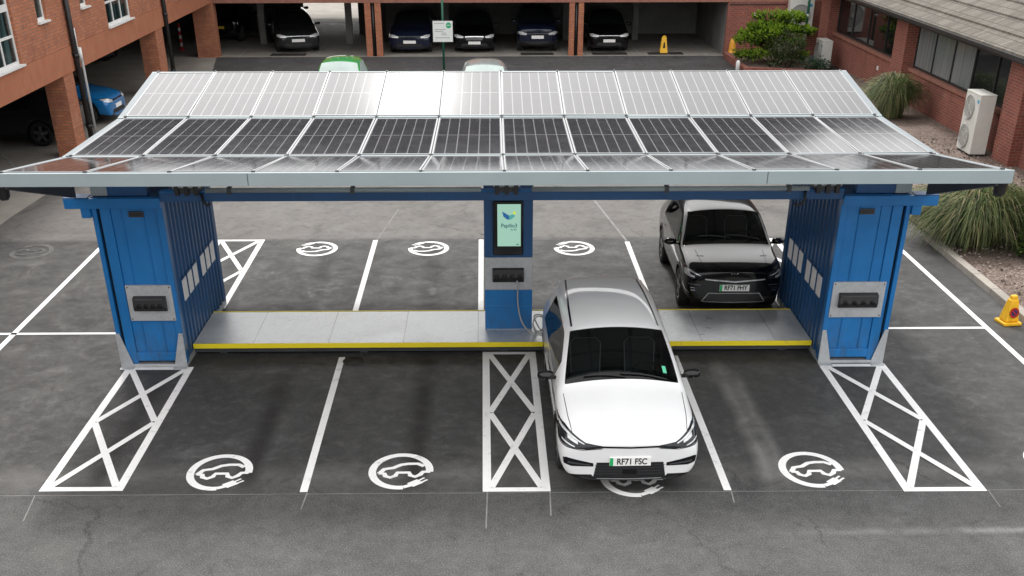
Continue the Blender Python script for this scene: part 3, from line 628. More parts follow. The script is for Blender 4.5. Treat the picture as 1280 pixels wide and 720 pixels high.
# half cross sections: s (m from the nose), then 9 (w, z) points from the bottom centre to the roof centre
CROSS = [
 (0.00, [(0, .19), (.54, .19), (.72, .25), (.76, .45), (.73, .59), (.62, .635), (.45, .655), (.22, .665), (0, .667)]),
 (0.055, [(0, .165), (.62, .165), (.83, .24), (.875, .47), (.85, .645), (.74, .705), (.54, .735), (.27, .75), (0, .755)]),
 (0.34, [(0, .17), (.74, .17), (.87, .30), (.91, .56), (.885, .735), (.80, .815), (.58, .85), (.28, .867), (0, .873)]),
 (0.77, [(0, .18), (.76, .18), (.88, .33), (.905, .60), (.885, .81), (.79, .885), (.60, .92), (.29, .937), (0, .942)]),
 (1.08, [(0, .18), (.76, .18), (.88, .33), (.895, .62), (.875, .86), (.815, .915), (.74, .94), (.36, .985), (0, .995)]),
 (1.19, [(0, .18), (.76, .18), (.88, .33), (.893, .62), (.873, .885), (.82, .945), (.765, .985), (.38, 1.045), (0, 1.058)]),
 (1.62, [(0, .18), (.76, .18), (.88, .33), (.89, .62), (.872, .92), (.765, 1.15), (.705, 1.215), (.36, 1.27), (0, 1.285)]),
 (2.10, [(0, .18), (.76, .18), (.88, .33), (.89, .62), (.872, .945), (.70, 1.325), (.635, 1.395), (.33, 1.44), (0, 1.452)]),
 (2.24, [(0, .18), (.76, .18), (.88, .33), (.89, .62), (.872, .95), (.69, 1.345), (.59, 1.42), (.33, 1.462), (0, 1.475)]),
 (2.90, [(0, .18), (.76, .18), (.88, .33), (.895, .63), (.875, .97), (.70, 1.36), (.61, 1.44), (.33, 1.483), (0, 1.495)]),
 (3.72, [(0, .19), (.76, .19), (.88, .34), (.905, .65), (.885, 1.0), (.705, 1.36), (.625, 1.445), (.34, 1.488), (0, 1.50)]),
 (4.28, [(0, .20), (.76, .20), (.88, .36), (.90, .68), (.875, 1.02), (.71, 1.30), (.635, 1.40), (.35, 1.445), (0, 1.455)]),
 (4.48, [(0, .24), (.74, .24), (.86, .40), (.88, .72), (.845, 1.0), (.73, 1.06), (.62, 1.10), (.3, 1.13), (0, 1.14)]),
 (4.60, [(0, .30), (.70, .30), (.82, .44), (.84, .72), (.80, .93), (.67, .965), (.5, .98), (.26, .99), (0, .995)]),
 (4.66, [(0, .36), (.6, .36), (.72, .48), (.74, .7), (.70, .86), (.58, .90), (.42, .915), (.22, .92), (0, .922)])]
SUV = [
 (0.00, [(0, .28), (.50, .28), (.66, .38), (.70, .56), (.68, .72), (.58, .785), (.42, .805), (.21, .815), (0, .818)]),
 (0.09, [(0, .22), (.64, .22), (.79, .36), (.82, .56), (.80, .76), (.70, .85), (.52, .875), (.26, .885), (0, .888)]),
 (0.34, [(0, .20), (.74, .20), (.855, .36), (.885, .60), (.865, .82), (.78, .915), (.57, .935), (.28, .945), (0, .948)]),
 (0.75, [(0, .19), (.76, .19), (.87, .35), (.89, .64), (.87, .87), (.79, .95), (.60, .965), (.29, .975), (0, .978)]),
 (1.02, [(0, .19), (.76, .19), (.87, .35), (.885, .66), (.865, .90), (.81, .955), (.74, .975), (.36, 1.0), (0, 1.005)]),
 (1.13, [(0, .19), (.76, .19), (.87, .35), (.885, .66), (.865, .92), (.81, .985), (.755, 1.015), (.37, 1.05), (0, 1.058)]),
 (1.42, [(0, .19), (.76, .19), (.87, .35), (.885, .66), (.862, .945), (.765, 1.16), (.705, 1.22), (.36, 1.26), (0, 1.27)]),
 (1.76, [(0, .19), (.76, .19), (.87, .35), (.885, .66), (.862, .96), (.71, 1.34), (.645, 1.40), (.33, 1.44), (0, 1.452)]),
 (1.88, [(0, .19), (.76, .19), (.87, .35), (.885, .66), (.862, .965), (.705, 1.36), (.605, 1.425), (.33, 1.462), (0, 1.475)]),
 (2.50, [(0, .19), (.76, .19), (.87, .35), (.888, .66), (.865, .985), (.70, 1.385), (.60, 1.455), (.33, 1.49), (0, 1.50)]),
 (3.20, [(0, .20), (.76, .20), (.87, .36), (.89, .67), (.868, 1.0), (.69, 1.36), (.59, 1.435), (.32, 1.47), (0, 1.48)]),
 (3.70, [(0, .22), (.76, .22), (.87, .38), (.885, .70), (.86, 1.01), (.68, 1.28), (.57, 1.36), (.31, 1.40), (0, 1.41)]),
 (3.98, [(0, .26), (.74, .26), (.85, .42), (.87, .74), (.84, .99), (.69, 1.04), (.55, 1.07), (.28, 1.09), (0, 1.095)]),
 (4.06, [(0, .32), (.70, .32), (.82, .46), (.84, .74), (.80, .95), (.67, .985), (.5, 1.0), (.26, 1.01), (0, 1.015)]),
 (4.12, [(0, .38), (.6, .38), (.72, .50), (.74, .72), (.70, .88), (.58, .92), (.42, .935), (.22, .94), (0, .942)])]
IWS = (4, 7)      # windscreen from station 5 (cowl) to 7 (roof front)

def make_car(name, label, secs, paint, loc, rz, detail=2, sc=(1, 1, 1), group=None, rim='rim_grey', glass='tint_glass', front='cross', plate=None, cat='car', saloon=False, rear_lens=False, black_arch=False):
    root = thing(name, label, cat, loc, rz, group)
    L = secs[-1][0]
    n = len(secs)
    if saloon:
        secs = [list(q) for q in secs]
    # cage
    bm = bmesh.new(); grid = []
    for s, ring in secs:
        rr = [bm.verts.new((w_, s - L / 2, z)) for w_, z in ring]
        ll = [None if i in (0, 8) else bm.verts.new((-ring[i][0], s - L / 2, ring[i][1])) for i in range(9)]
        ll[0] = rr[0]; ll[8] = rr[8]; grid.append((rr, ll))
    PA, GW, GS, GR, BK = 0, 1, 2, 3, 4
    def idx(i, k):
        if k in (6, 7) and 5 <= i < 7: return GW
        if k == 4 and 6 <= i < n - 5: return GS
        if k in (6, 7) and n - 4 <= i < n - 3: return GR
        if k in (0, 1): return BK
        return PA
    for i in range(n - 1):
        for side in (0, 1):
            a, b = grid[i][side], grid[i + 1][side]
            for k in range(8):
                vs = [a[k], a[k + 1], b[k + 1], b[k]]
                if side == 0: vs = vs[::-1]
                f = bm.faces.new(vs); f.material_index = idx(i, k); f.smooth = True
    for e in (0, n - 1):
        a, b = grid[e]
        for k in range(8):
            vs = [a[k], a[k + 1], b[k + 1], b[k]]; vs = [v for j, v in enumerate(vs) if v not in vs[:j]]
            if e: vs = vs[::-1]
            f = bm.faces.new(vs); f.material_index = PA; f.smooth = True
    bmesh.ops.recalc_face_normals(bm, faces=bm.faces)
    cr = bm.edges.layers.float.get('crease_edge') or bm.edges.layers.float.new('crease_edge')
    for e in bm.edges:
        ms = {f.material_index for f in e.link_faces}
        if len(ms) > 1 and (ms & {GW, GS, GR}): e[cr] = .8
    cv = bm.verts.layers.float.get('crease_vert') or bm.verts.layers.float.new('crease_vert')
    for v in bm.verts:
        for g_ in (GW, GS, GR):
            if sum(f.material_index == g_ for f in v.link_faces) == 1 and len(v.link_faces) == 4: v[cv] = .75
    me = bpy.data.meshes.new('body'); bm.to_mesh(me); bm.free()
    slots = [MAT[paint], MAT[glass], MAT[glass], MAT[glass], MAT['black_plastic'], MAT['dark_gap']]
    for s_ in slots: me.materials.append(s_)
    tmp = bpy.data.objects.new('body', me); COL.objects.link(tmp)
    sb = tmp.modifiers.new('s', 'SUBSURF'); sb.levels = sb.render_levels = detail; sb.subdivision_type = 'CATMULL_CLARK'
    dg = bpy.context.evaluated_depsgraph_get(); ev = tmp.evaluated_get(dg); sm = bpy.data.meshes.new_from_object(ev)
    bvh = BVHTree.FromPolygons([v.co.copy() for v in sm.vertices], [list(p.vertices) for p in sm.polygons])
    # wheel arches cut with a cylinder
    wr = .335; fy, ry = .80 - L / 2, L - .83 - L / 2
    if secs is SUV: fy = .76 - L / 2; ry = L - .80 - L / 2
    cm = MB(); cm.mats = list(slots)
    for yy in (fy, ry):
        for s_ in (-1, 1):
            cm.lathe([(.385, s_ * .62), (.385, s_ * 1.1)] if s_ > 0 else [(.385, -1.1), (.385, -.62)], 'dark_gap', 'x', (0, yy, wr), 28, smooth=False)
    cut = cm.build('cutter'); b2 = bpy.data.objects.new('body', sm); COL.objects.link(b2)
    bo = b2.modifiers.new('b', 'BOOLEAN'); bo.object = cut; bo.operation = 'DIFFERENCE'; bo.solver = 'EXACT'
    dg = bpy.context.evaluated_depsgraph_get(); fm = bpy.data.meshes.new_from_object(b2.evaluated_get(dg))
    for o in (tmp, b2, cut): bpy.data.objects.remove(o)
    def split(keep, nm, offs=0.0, mats=None, zmin=None, side=0):
        bm = bmesh.new(); bm.from_mesh(fm)
        bmesh.ops.delete(bm, geom=[f for f in bm.faces if f.material_index not in keep or (zmin and f.calc_center_median().z < zmin) or (side and f.calc_center_median().x * side < 0)], context='FACES')
        if not bm.faces: bm.free(); return None
        if offs:
            bm.normal_update()
            for v in bm.verts: v.co -= v.normal * offs
        me = bpy.data.meshes.new(nm); bm.to_mesh(me); bm.free()
        for s_ in (mats or slots): me.materials.append(s_)
        o = bpy.data.objects.new(nm, me); COL.objects.link(o); o.parent = root; return o
    body = split({0, 4, 5}, 'body')
    for kk, nm, sd in ((1, 'windscreen', 0), (2, 'side_window', 1), (2, 'side_window', -1), (3, 'rear_window', 0)): split({kk}, nm, side=sd)
    if glass == 'car_glass':
        split({0}, 'headlining', .02, [MAT['interior_black']] * 6, .93)
        yc = [s for s, r in secs][5] - L / 2
        m = MB(); m.box(-.80, .80, yc - .05, L / 2 - .35, .45, .60, 'interior_black'); m.prism([(yc - .08, .6), (yc - .08, .93), (yc + .15, .97), (yc + .42, .93), (yc + .5, .6)], 'x', -.80, .80, 'interior_black'); m.build('dashboard', root, bevel=.03)
        for sx in (-.38, .38):
            m = MB(); y0 = yc + 1.12
            m.box(sx - .23, sx + .23, y0 - .45, y0, .6, .72, 'seat_grey'); m.prism([(y0 - .05, .68), (y0 + .08, .68), (y0 + .22, 1.13), (y0 + .13, 1.14)], 'x', sx - .22, sx + .22, 'seat_grey')
            m.prism([(y0 + .12, 1.16), (y0 + .2, 1.16), (y0 + .24, 1.31), (y0 + .15, 1.32)], 'x', sx - .12, sx + .12, 'seat_grey')
            st = m.build('seat', root, bevel=.03)
            m = MB(); m.tube([(sx - .2, y0 - .06, .72), (sx - .215, y0 + .1, 1.1), (sx - .15, y0 + .14, 1.16), (sx + .15, y0 + .14, 1.16), (sx + .215, y0 + .1, 1.1), (sx + .2, y0 - .06, .72)], .008, 'seat_piping', 6); m.build('piping', st)
        m = MB(); m.box(-.68, .68, yc + 1.75, yc + 1.9, .6, 1.15, 'seat_grey'); m.build('rear_bench', root, bevel=.04)
        m = MB(); pts = [(.38 + .17 * math.cos(a), yc + .58 - .05 * math.sin(a), .93 + .16 * math.sin(a)) for a in [2 * PI * k / 20 for k in range(21)]]; m.tube(pts, .014, 'black_plastic', 8); m.box(.36, .40, yc + .42, yc + .58, .9, .94, 'black_plastic'); m.box(.23, .53, yc + .57, yc + .585, .915, .945, 'black_plastic'); m.build('steering_wheel', root)
    # trim pressed onto the body surface
    def patch(nm, polys, mat, off=.004, axis='y', parent=body, mirror=True, cuts=.035, build=True, mb=None, one=False):
        if build and mirror is True:
            if any(abs(p[0]) < 1e-6 for po in polys for p in po) and axis != 'x':
                pass
            else:
                for sd in (1, -1):
                    for grp in ([polys] if one else [[po] for po in polys]):
                        patch(nm, grp, mat, off, axis, parent, (sd,), cuts)
                return
        M_ = mb or MB(); M_.mi(mat)
        for poly in polys:
            for s_ in ((1, -1) if mirror is True else mirror or (1,)):
                bm = bmesh.new()
                vs = [bm.verts.new((s_ * p[0], 0, p[1])) if axis == 'y' else bm.verts.new((0, p[0], p[1])) if axis == 'x' else bm.verts.new((s_ * p[0], p[1], 0)) for p in poly]
                bm.faces.new(vs); bmesh.ops.triangulate(bm, faces=bm.faces)
                for _ in range(5):
                    es = [e for e in bm.edges if e.calc_length() > cuts]
                    if not es: break
                    bmesh.ops.subdivide_edges(bm, edges=es, cuts=1); bmesh.ops.triangulate(bm, faces=[f for f in bm.faces if len(f.verts) > 3])
                ok = {}
                for v in bm.verts:
                    if axis == 'y': o_, d = Vector((v.co.x, -6, v.co.z)), Vector((0, 1, 0))
                    elif axis == 'yr': o_, d = Vector((v.co.x, 6, v.co.z)), Vector((0, -1, 0))
                    elif axis == 'x': o_, d = Vector((s_ * 3, v.co.y, v.co.z)), Vector((-s_, 0, 0))
                    else: o_, d = Vector((v.co.x, v.co.y, 4)), Vector((0, 0, -1))
                    h = bvh.ray_cast(o_, d)
                    if h[0] is None: ok[v] = None
                    else: ok[v] = M_.bm.verts.new(h[0] + (h[1] if h[1].dot(d) < 0 else -h[1]) * off)
                for f in bm.faces:
                    q = [ok[v] for v in f.verts]
                    if None not in q: M_.face(q, mat, True)
                bm.free()
        if build: return M_.build(nm, parent)
        return M_
    y0 = -L / 2
    if front == 'cross':
        patch('headlight', [[(.885, .80), (.80, .80), (.56, .695), (.36, .665), (.34, .635), (.55, .615), (.72, .63), (.885, .66)]], 'lamp_dark')
        patch('running_light', [[(.86, .785), (.80, .775), (.58, .685), (.58, .674), (.80, .755), (.86, .765)], [(.845, .70), (.70, .655), (.70, .645), (.845, .685)], [(.78, .745), (.66, .70), (.66, .675), (.78, .715)]], 'lamp_lens', .008)
        patch('nose_gap', [[(.36, .662), (.0, .652), (.0, .628), (.36, .638)]], 'black_gloss', .003)
        patch('lower_grille', [[(.0, .44), (.42, .44), (.46, .22), (.0, .21)]], 'black_plastic')
        for z in (.28, .32, .36, .40): patch('grille_bar', [[(.0, z), (.44, z), (.44, z + .008), (0, z + .008)]], 'dark_steel', .009)
        patch('bumper_intake', [[(.84, .50), (.80, .51), (.46, .43), (.46, .385), (.74, .39), (.83, .42)]], 'black_gloss'); patch('intake_blade', [[(.78, .46), (.5, .415), (.5, .40), (.78, .43)]], 'dark_steel', .010)
        patch('bumper_sensor', [[(.09, .34), (-.09, .34), (-.09, .28), (.09, .28)]], 'black_gloss', .012, mirror=False)
        patch('bumper_seam', [[(.885, .655), (.60, .612), (.36, .628), (.36, .622), (.60, .605), (.885, .646)]], 'black_gloss', .003)
        patch('bumper_lip', [[(0, .205), (.47, .215), (.62, .25), (.62, .235), (.47, .198), (0, .19)]], 'dark_steel', .006)
        patch('bonnet_line', [[(.72, -2.12), (.752, -1.80), (.775, -1.28), (.783, -1.28), (.761, -1.80), (.728, -2.12)]], 'black_gloss', .001, 'z')
    elif front == 'suv':
        patch('headlight', [[(.86, .84), (.76, .85), (.56, .77), (.56, .70), (.74, .69), (.86, .74)]], 'lamp_dark'); patch('lamp_element', [[(.83, .815), (.76, .82), (.6, .755), (.6, .745), (.76, .79), (.83, .795)], [(.80, .77), (.70, .74), (.70, .71), (.80, .73)]], 'lamp_lens', .008)
        patch('upper_grille', [[(.0, .69), (.54, .72), (.54, .675), (.0, .635)]], 'lamp_dark'); patch('lower_grille', [[(0, .44), (.44, .44), (.54, .30), (0, .28)]], 'black_plastic')
        patch('grille_trim', [[(0, .455), (.45, .455), (.56, .30), (.545, .295), (.44, .44), (0, .44)], [(0, .292), (.55, .302), (.55, .29), (0, .28)]], 'alu_frame', .008)
        patch('grille_strip', [[(0, .662), (.52, .70), (.52, .682), (0, .638)]], 'lamp_lens', .009)
        patch('bonnet_vent', [[(.50, -1.55), (.62, -1.52), (.62, -1.50), (.50, -1.53)]], 'dark_gap', .003, 'z'); patch('bonnet_crease', [[(.55, -1.9), (.60, -1.2), (.612, -1.2), (.562, -1.9)]], 'black_gloss', .006, 'z')
        patch('daytime_lens', [[(.85, .80), (.78, .80), (.75, .715), (.84, .73)]], 'lamp_lens', .007)
        patch('bumper_trim', [[(.80, .61), (.60, .60), (.58, .585), (.80, .59)]], 'rim_grey', .006)
        patch('fog_lamp', [[(.77, .56), (.66, .56), (.64, .47), (.75, .46)]], 'lamp_dark'); patch('running_light', [[(.755, .545), (.69, .545), (.69, .532), (.755, .53)], [(.745, .50), (.68, .50), (.68, .487), (.745, .485)]], 'chrome', .009)
        patch('bonnet_line', [[(.56, .855), (0, .845), (0, .838), (.56, .848)]], 'black_gloss', .002)
        m = MB()
        for pts in ([(-.075, .775), (-.075, .805)], [(-.045, .805), (-.075, .79), (-.045, .775)], [(-.02, .775), (-.02, .805)], [(.01, .775), (.035, .805), (.06, .775)]):
            q = []
            for a, b in pts:
                h = bvh.ray_cast(Vector((a, -6, b)), Vector((0, 1, 0))); q.append(h[0] + Vector((0, -.012, 0)))
            m.tube(q, .0055, 'chrome', 6)
        m.build('emblem', body)
    else:
        patch('headlight', [[(.84, .74), (.70, .74), (.46, .68), (.48, .62), (.72, .63), (.84, .66)]], 'lamp_lens'); patch('lamp_frame', [[(.86, .76), (.70, .755), (.44, .69), (.44, .68), (.70, .742), (.86, .745)]], 'lamp_dark', .006)
        gm = {'chrome': 'chrome', 'bar': 'black_gloss'}.get(front, 'black_gloss')
        patch('upper_grille', [[(0, .69), (.40, .68), (.34, .53), (0, .53)]] if front == 'chrome' else [[(0, .685), (.46, .68), (.46, .64), (0, .64)]], gm)
        if front == 'chrome':
            for z in (.56, .60, .64): patch('grille_bar', [[(0, z), (.35, z), (.35, z + .012), (0, z + .012)]], 'black_gloss', .009)
        if front == 'bar': patch('chrome_strip', [[(0, .675), (.46, .67), (.46, .66), (0, .665)]], 'chrome', .009)
        patch('lower_grille', [[(0, .40), (.5, .40), (.6, .29), (0, .27)]], 'black_plastic')
    # plate
    if plate:
        txt, gr, bx, zc = plate
        h = bvh.ray_cast(Vector((0, -6, zc)), Vector((0, 1, 0)))[0]; yy = h.y - .014
        m = MB(); m.box(-.26, .26, yy - .004, yy + .02, zc - .056, zc + .056, bx)
        if gr: m.box(-.258, -.215, yy - .006, yy - .0045, zc - .054, zc + .054, 'plate_green')
        if txt: text_mesh(m, txt, .115, Matrix.Translation((.02, yy - .0065, zc)) @ Matrix.Rotation(R(90), 4, 'X'), 'letter_black', bold=.003, sx=.84)
        m.build('number_plate', body, recalc=False)
    # side trim
    if detail >= 2:
        q = [s for s, r in secs]
        for s_ in (1, -1):
            pass
        y1 = q[8] - L / 2; 
        patch('door_gap', [[(a, .34), (a + .008, .34), (a + .03, .92), (a + .022, .92)] for a in (q[5] - L / 2 + .1, q[5] - L / 2 + 1.12, q[5] - L / 2 + 2.0)], 'black_gloss', .0015, 'x', cuts=.06)
        for yy in (q[5] - L / 2 + .86, q[5] - L / 2 + 1.78): patch('door_handle', [[(yy, .80), (yy + .2, .805), (yy + .2, .83), (yy, .825)]], 'chrome' if front == 'suv' else paint, .022, 'x', cuts=.06)
        patch('sill_cladding', [[(fy + .42, .22), (ry - .42, .22), (ry - .42, .34), (fy + .42, .33)]], 'black_plastic', .006, 'x', cuts=.08)
        for yy in (fy, ry):
            arc = [(yy + .43 * math.cos(a), wr + .43 * math.sin(a)) for a in [R(4) + R(172) * k / 16 for k in range(17)]]; arc2 = [(yy + .388 * math.cos(a), wr + .388 * math.sin(a)) for a in [R(4) + R(172) * k / 16 for k in range(17)]][::-1]
            patch('wheel_arch', [[arc[k], arc[k + 1], arc2[15 - k], arc2[16 - k]] for k in range(16)], 'black_gloss' if front == 'cross' else 'black_plastic', .007, 'x', cuts=.2, one=True)
        if rear_lens: patch('tail_light', [[(.84, .95), (.5, .93), (.5, .87), (.84, .86)]], 'red_lens', .006, 'yr')
    elif rear_lens:
        patch('tail_light', [[(.82, .94), (.5, .93), (.5, .80), (.82, .80)]], 'red_lens', .006, 'yr')
        m = MB(); m.box(-.26, .26, L / 2 - .01, L / 2 + .02, .60, .71, 'plate_yellow'); m.build('number_plate', body)
    # roof trim: dark seam between roof and side rails, wipers
    if detail >= 2:
        ys = [s - L / 2 for s, r in secs]
        m = MB()
        patch('roof_seam', [[(.585, ys[8]), (.61, ys[8]), (.60, ys[9]), (.575, ys[9])], [(.575, ys[9]), (.60, ys[9]), (.575, ys[10]), (.55, ys[10])], [(.55, ys[10]), (.575, ys[10]), (.55, ys[11]), (.53, ys[11])]], 'black_gloss', .004, 'z', cuts=.08, one=True)
        cow = ys[5]
        m = MB()
        for xa, xb in ((.60, -.02), (.05, -.5)):
            pts = []
            for k in range(8):
                x = xa + (xb - xa) * k / 7; yq = cow + .02 + .05 * math.sin(k / 7 * PI * .6); h = bvh.ray_cast(Vector((x, yq, 4)), Vector((0, 0, -1)))[0]; pts.append(h + Vector((0, 0, .018)))
            m.tube(pts, .010, 'black_plastic', 6)
        m.build('wiper', root)
        if front == 'cross':
            patch('permit_sticker', [[(.56, ys[5] + .13), (.61, ys[5] + .13), (.60, ys[5] + .24), (.55, ys[5] + .24)]], 'sticker_green', .004, 'z', mirror=False, parent=root)
    # mirrors
    ym = secs[6][0] - L / 2 - .08
    for s_ in (-1, 1):
        m = MB(); m.lathe([(0, -.115), (.05, -.105), (.078, -.05), (.082, .03), (.06, .10), (0, .12)], 'black_gloss' if front in ('cross', 'suv') else paint, 'x', (0, 0, 0), 14)
        for v in m.bm.verts: v.co = Vector((v.co.x + s_ * .985, v.co.y * (1.0 if v.co.y < 0 else .45) + ym, v.co.z * .78 + .985))
        m.box(min(s_ * .83, s_ * .93), max(s_ * .83, s_ * .93), ym - .03, ym + .03, .935, .965, 'black_plastic'); m.build('wing_mirror', root)
    ty, rm = wheel_parts(wr, .22, rim)
    tyo = ty.build('tyre', None, smooth=True); rmo = rm.build('rim', None)
    first = True
    for yy in (fy, ry):
        for s_ in (-1, 1):
            wh = bpy.data.objects.new('wheel', tyo.data); COL.objects.link(wh); wh.parent = root; wh.location = (s_ * .765, yy, wr); wh.rotation_euler = (0, 0, 0 if s_ < 0 else PI)
            ri = bpy.data.objects.new('rim', rmo.data); COL.objects.link(ri); ri.parent = wh
    bpy.data.objects.remove(tyo); bpy.data.objects.remove(rmo)
    root.scale = sc
    return root

make_car('parked_car', 'white electric crossover with dark windscreen, parked nose out before the deck', CROSS, 'paint_white', (1.50, -2.01, 0), R(0.4), 3, glass='car_glass', front='cross', plate=('RF71 FSC', True, 'plate_white', .455))
make_car('parked_car', 'black electric SUV with glossy bonnet parked behind the deck next to the blue container', SUV, 'paint_black', (4.10, 4.15, 0), R(-1.0), 3, glass='car_glass', front='suv', plate=('RF71 FHY', True, 'plate_white', .545))
FARG = 'cars parked under the far brick building'
make_car('parked_car', 'bright green small car seen from the roof up behind the canopy', SUV, 'paint_green', (-4.95, 22.6, 0), 0, 1, (.9, .85, 1.0), glass='sky_pale_glass', front='bar')
make_car('parked_car', 'pale silver car seen from the roof up behind the canopy near the sign post', SUV, 'paint_silver', (-.25, 22.0, 0), 0, 1, (.92, .95, .98), glass='sky_pale_glass', front='bar')
make_car('parked_car', 'dark grey car turned slightly, in the far bay left of the green car', CROSS, 'paint_charcoal', (-8.75, 37.6, 0), R(14), 1, (1.05, 1, 1), FARG, front='bar', plate=('', False, 'plate_white', .50))
make_car('parked_car', 'black car half hidden behind the dark grey car in the far undercroft', SUV, 'paint_black', (-9.9, 43.5, 0), R(8), 1, (1, 1, 1.05), FARG, front='bar')
make_car('parked_car', 'black hatchback in the far bay left of the white sign', CROSS, 'paint_navy', (-3.35, 37.3, 0), R(-2), 1, (1.02, 1, 1), FARG, front='plain', plate=('', False, 'plate_white', .47))
make_car('parked_car', 'black saloon with wide chrome grille parked behind the white sign', CROSS, 'paint_black', (-.72, 37.6, 0), R(1), 1, (1, 1.05, .97), FARG, front='chrome', plate=('', False, 'plate_white', .42))
make_car('parked_car', 'dark navy people carrier parked left of the brick pier in the far bay', SUV, 'paint_navy', (2.03, 37.3, 0), 0, 1, (1.0, 1, 1.12), FARG, front='bar', plate=('', False, 'plate_white', .55))
make_car('parked_car', 'black hatchback with bright headlights parked right of the brick pier', CROSS, 'paint_black', (5.1, 37.4, 0), 0, 1, (.98, .95, 1), FARG, front='bar', plate=('', False, 'plate_white', .47))
make_car('parked_car', 'dark car with a yellow plate facing away under the corner of the brick buildings', SUV, 'paint_black', (-12.0, 40.6, 0), PI + R(-6), 1, (1, 1, 1), FARG, front='plain', rear_lens=True)
make_car('parked_car', 'metallic blue hatchback nosing out from under the left brick building', CROSS, 'paint_blue', (-13.9, 20.7, 0), R(88), 2, (.98, .92, 1), glass='tint_glass', front='plain', plate=('', False, 'plate_white', .47))
make_car('parked_car', 'dark grey car in deep shade beneath the left brick building, wheel side showing', CROSS, 'paint_charcoal', (-14.35, 17.6, 0), R(-92), 2, (1, 1, 1), glass='tint_glass', front='plain', rear_lens=True)
make_car('parked_car', 'black car deep in the shade behind the red and white post', CROSS, 'paint_black', (-17.6, 33.5, 0), R(60), 1, (1, 1, 1), front='bar')

# charging cable from kiosk to car
m = MB(); pts = [(.235, KY - .09, 1.06), (.24, KY - .13, .98), (.25, KY - .12, .7), (.30, KY - .15, .42), (.42, KY - .2, .25), (.55, KY - .26, .235)]
for k in range(22): a = k / 21 * 2 * PI * 1.9; pts.append((.60 + .10 * math.cos(a + PI), KY - .27 + .008 * k, .36 + .14 * math.sin(a + PI)))
pts += [(.62, .68, .33), (.68, .45, .5), (.74, .22, .68), (.78, .03, .76)]
sm = []
for i in range(len(pts) - 1):
    for k in range(3):
        t = k / 3; p0, p1, p2, p3 = [Vector(pts[max(0, min(len(pts) - 1, i + d))]) for d in (-1, 0, 1, 2)]
        sm.append(.5 * ((2 * p1) + (p2 - p0) * t + (2 * p0 - 5 * p1 + 4 * p2 - p3) * t * t + (3 * p1 - p0 - 3 * p2 + p3) * t ** 3))
sm.append(Vector(pts[-1])); m.tube(sm, .0125, 'cable_grey', 8); tag(m.build('charging_cable'), 'grey looped charging cable hanging from the kiosk sockets to the white car', 'cable')

# ------------------------------------------------------------------ left building
LB = thing('brick_building', 'orange brick building on the left, raised on square brick piers over parking', 'building', (-11.4, 20, 0))
def inv(o): return Matrix.Translation(-Vector(o.location))
class W(MB):
    """world coordinate builder for a parent with a pure translation"""
    def done(s, name, parent, **k):
        off = Vector((0, 0, 0)); p = parent
        while p: off += Vector(p.location); p = p.parent
        for v in s.bm.verts: v.co -= off
        return s.build(name, parent, **k)
wins_big = [(6.5, 12.55), (19.85, 22.45), (28.2, 31.0)]; wins_small = [(14.15, 14.85), (17.62, 18.3), (25.0, 25.6)]
m = W(); X0, X1 = -11.7, -11.4
# front wall in strips between window openings
zt = 5.7
segs = [(a, b, 2.72, 5.2) for a, b in wins_big] + [(a, b, 3.45, 5.2) for a, b in wins_small]
cuts = sorted({-20, 34.0} | {c for a, b, _, _ in segs for c in (a, b)})
for a, b in zip(cuts, cuts[1:]):
    h = [(z0, z1) for aa, bb, z0, z1 in segs if aa <= a and b <= bb]
    if h:
        m.box(X0, X1, a, b, 2.70, h[0][0], 'brick_orange') if h[0][0] > 2.71 else None; m.box(X0, X1, a, b, h[0][1], zt, 'brick_orange')
    else: m.box(X0, X1, a, b, 2.70, zt, 'brick_orange')
m.box(-26, X0 - .003, -20, 34.0, zt - .2, zt, 'ceiling_grey')
wl = m.done('wall', LB)
m = W(); m.prism([(-11.2, 5.71), (-11.2, 5.85), (-14.5, 7.4), (-26, 7.4), (-26, 5.71)], 'y', -20.3, 34.0, 'slate'); m.done('roof', LB)  # unseen roof, kept low and dark for what the solar panels mirror
m = W(); m.box(-11.7, -11.385, -20, 34.0, 2.085, 2.695, 'brick_band'); m.done('lintel_band', LB)
m = W(); m.box(-26, -11.705, -20, 34.2, 2.35, 2.6, 'ceiling_grey'); m.done('ceiling', LB)
m = W(); m.box(-26.3, -26, -20, 42, 0, 2.6, 'wall_plaster'); m.box(-26, -11.7, -20.3, -20.0, 0, 2.6, 'wall_plaster'); m.done('rear_wall', LB)
for y0, y1, x0 in ((6.2, 6.8, -11.95), (15.2, 16.0, -11.95), (24.9, 25.85, -11.98), (34.15, 34.8, -12.25)):
    m = W(); m.box(x0, -11.41, y0, y1, 0.002, 2.083, 'brick_orange'); m.done('pier', LB)
def window(y0, y1, z0, z1, ny, nz, thick):
    f = W(); xf = -11.47; fr = .07
    f.box(xf - .06, xf, y0, y0 + fr, z0, z1, 'white_frame'); f.box(xf - .06, xf, y1 - fr, y1, z0, z1, 'white_frame'); f.box(xf - .06, xf, y0 + fr, y1 - fr, z0, z0 + fr, 'white_frame'); f.box(xf - .06, xf, y0 + fr, y1 - fr, z1 - fr, z1, 'white_frame')
    for k in range(1, ny): y = y0 + (y1 - y0) * k / ny; f.box(xf - .05, xf - .004, y - .028, y + .028, z0 + fr, z1 - fr, 'white_frame')
    for k in range(1, nz):
        z = z0 + (z1 - z0) * k / nz; hh = .075 if k in thick else .028; f.box(xf - .052, xf - .002, y0 + fr, y1 - fr, z - hh, z + hh, 'white_frame')
    fo = f.done('window', LB)
    p = W(); p.box(xf - .04, xf - .025, y0 + .02, y1 - .02, z0 + .02, z1 - .02, 'window_glass'); p.done('pane', fo)
    p = W(); p.box(xf - .02, -11.33, y0 - .05, y1 + .05, z0 - .045, z0 - .003, 'white_frame'); p.done('sill', fo)
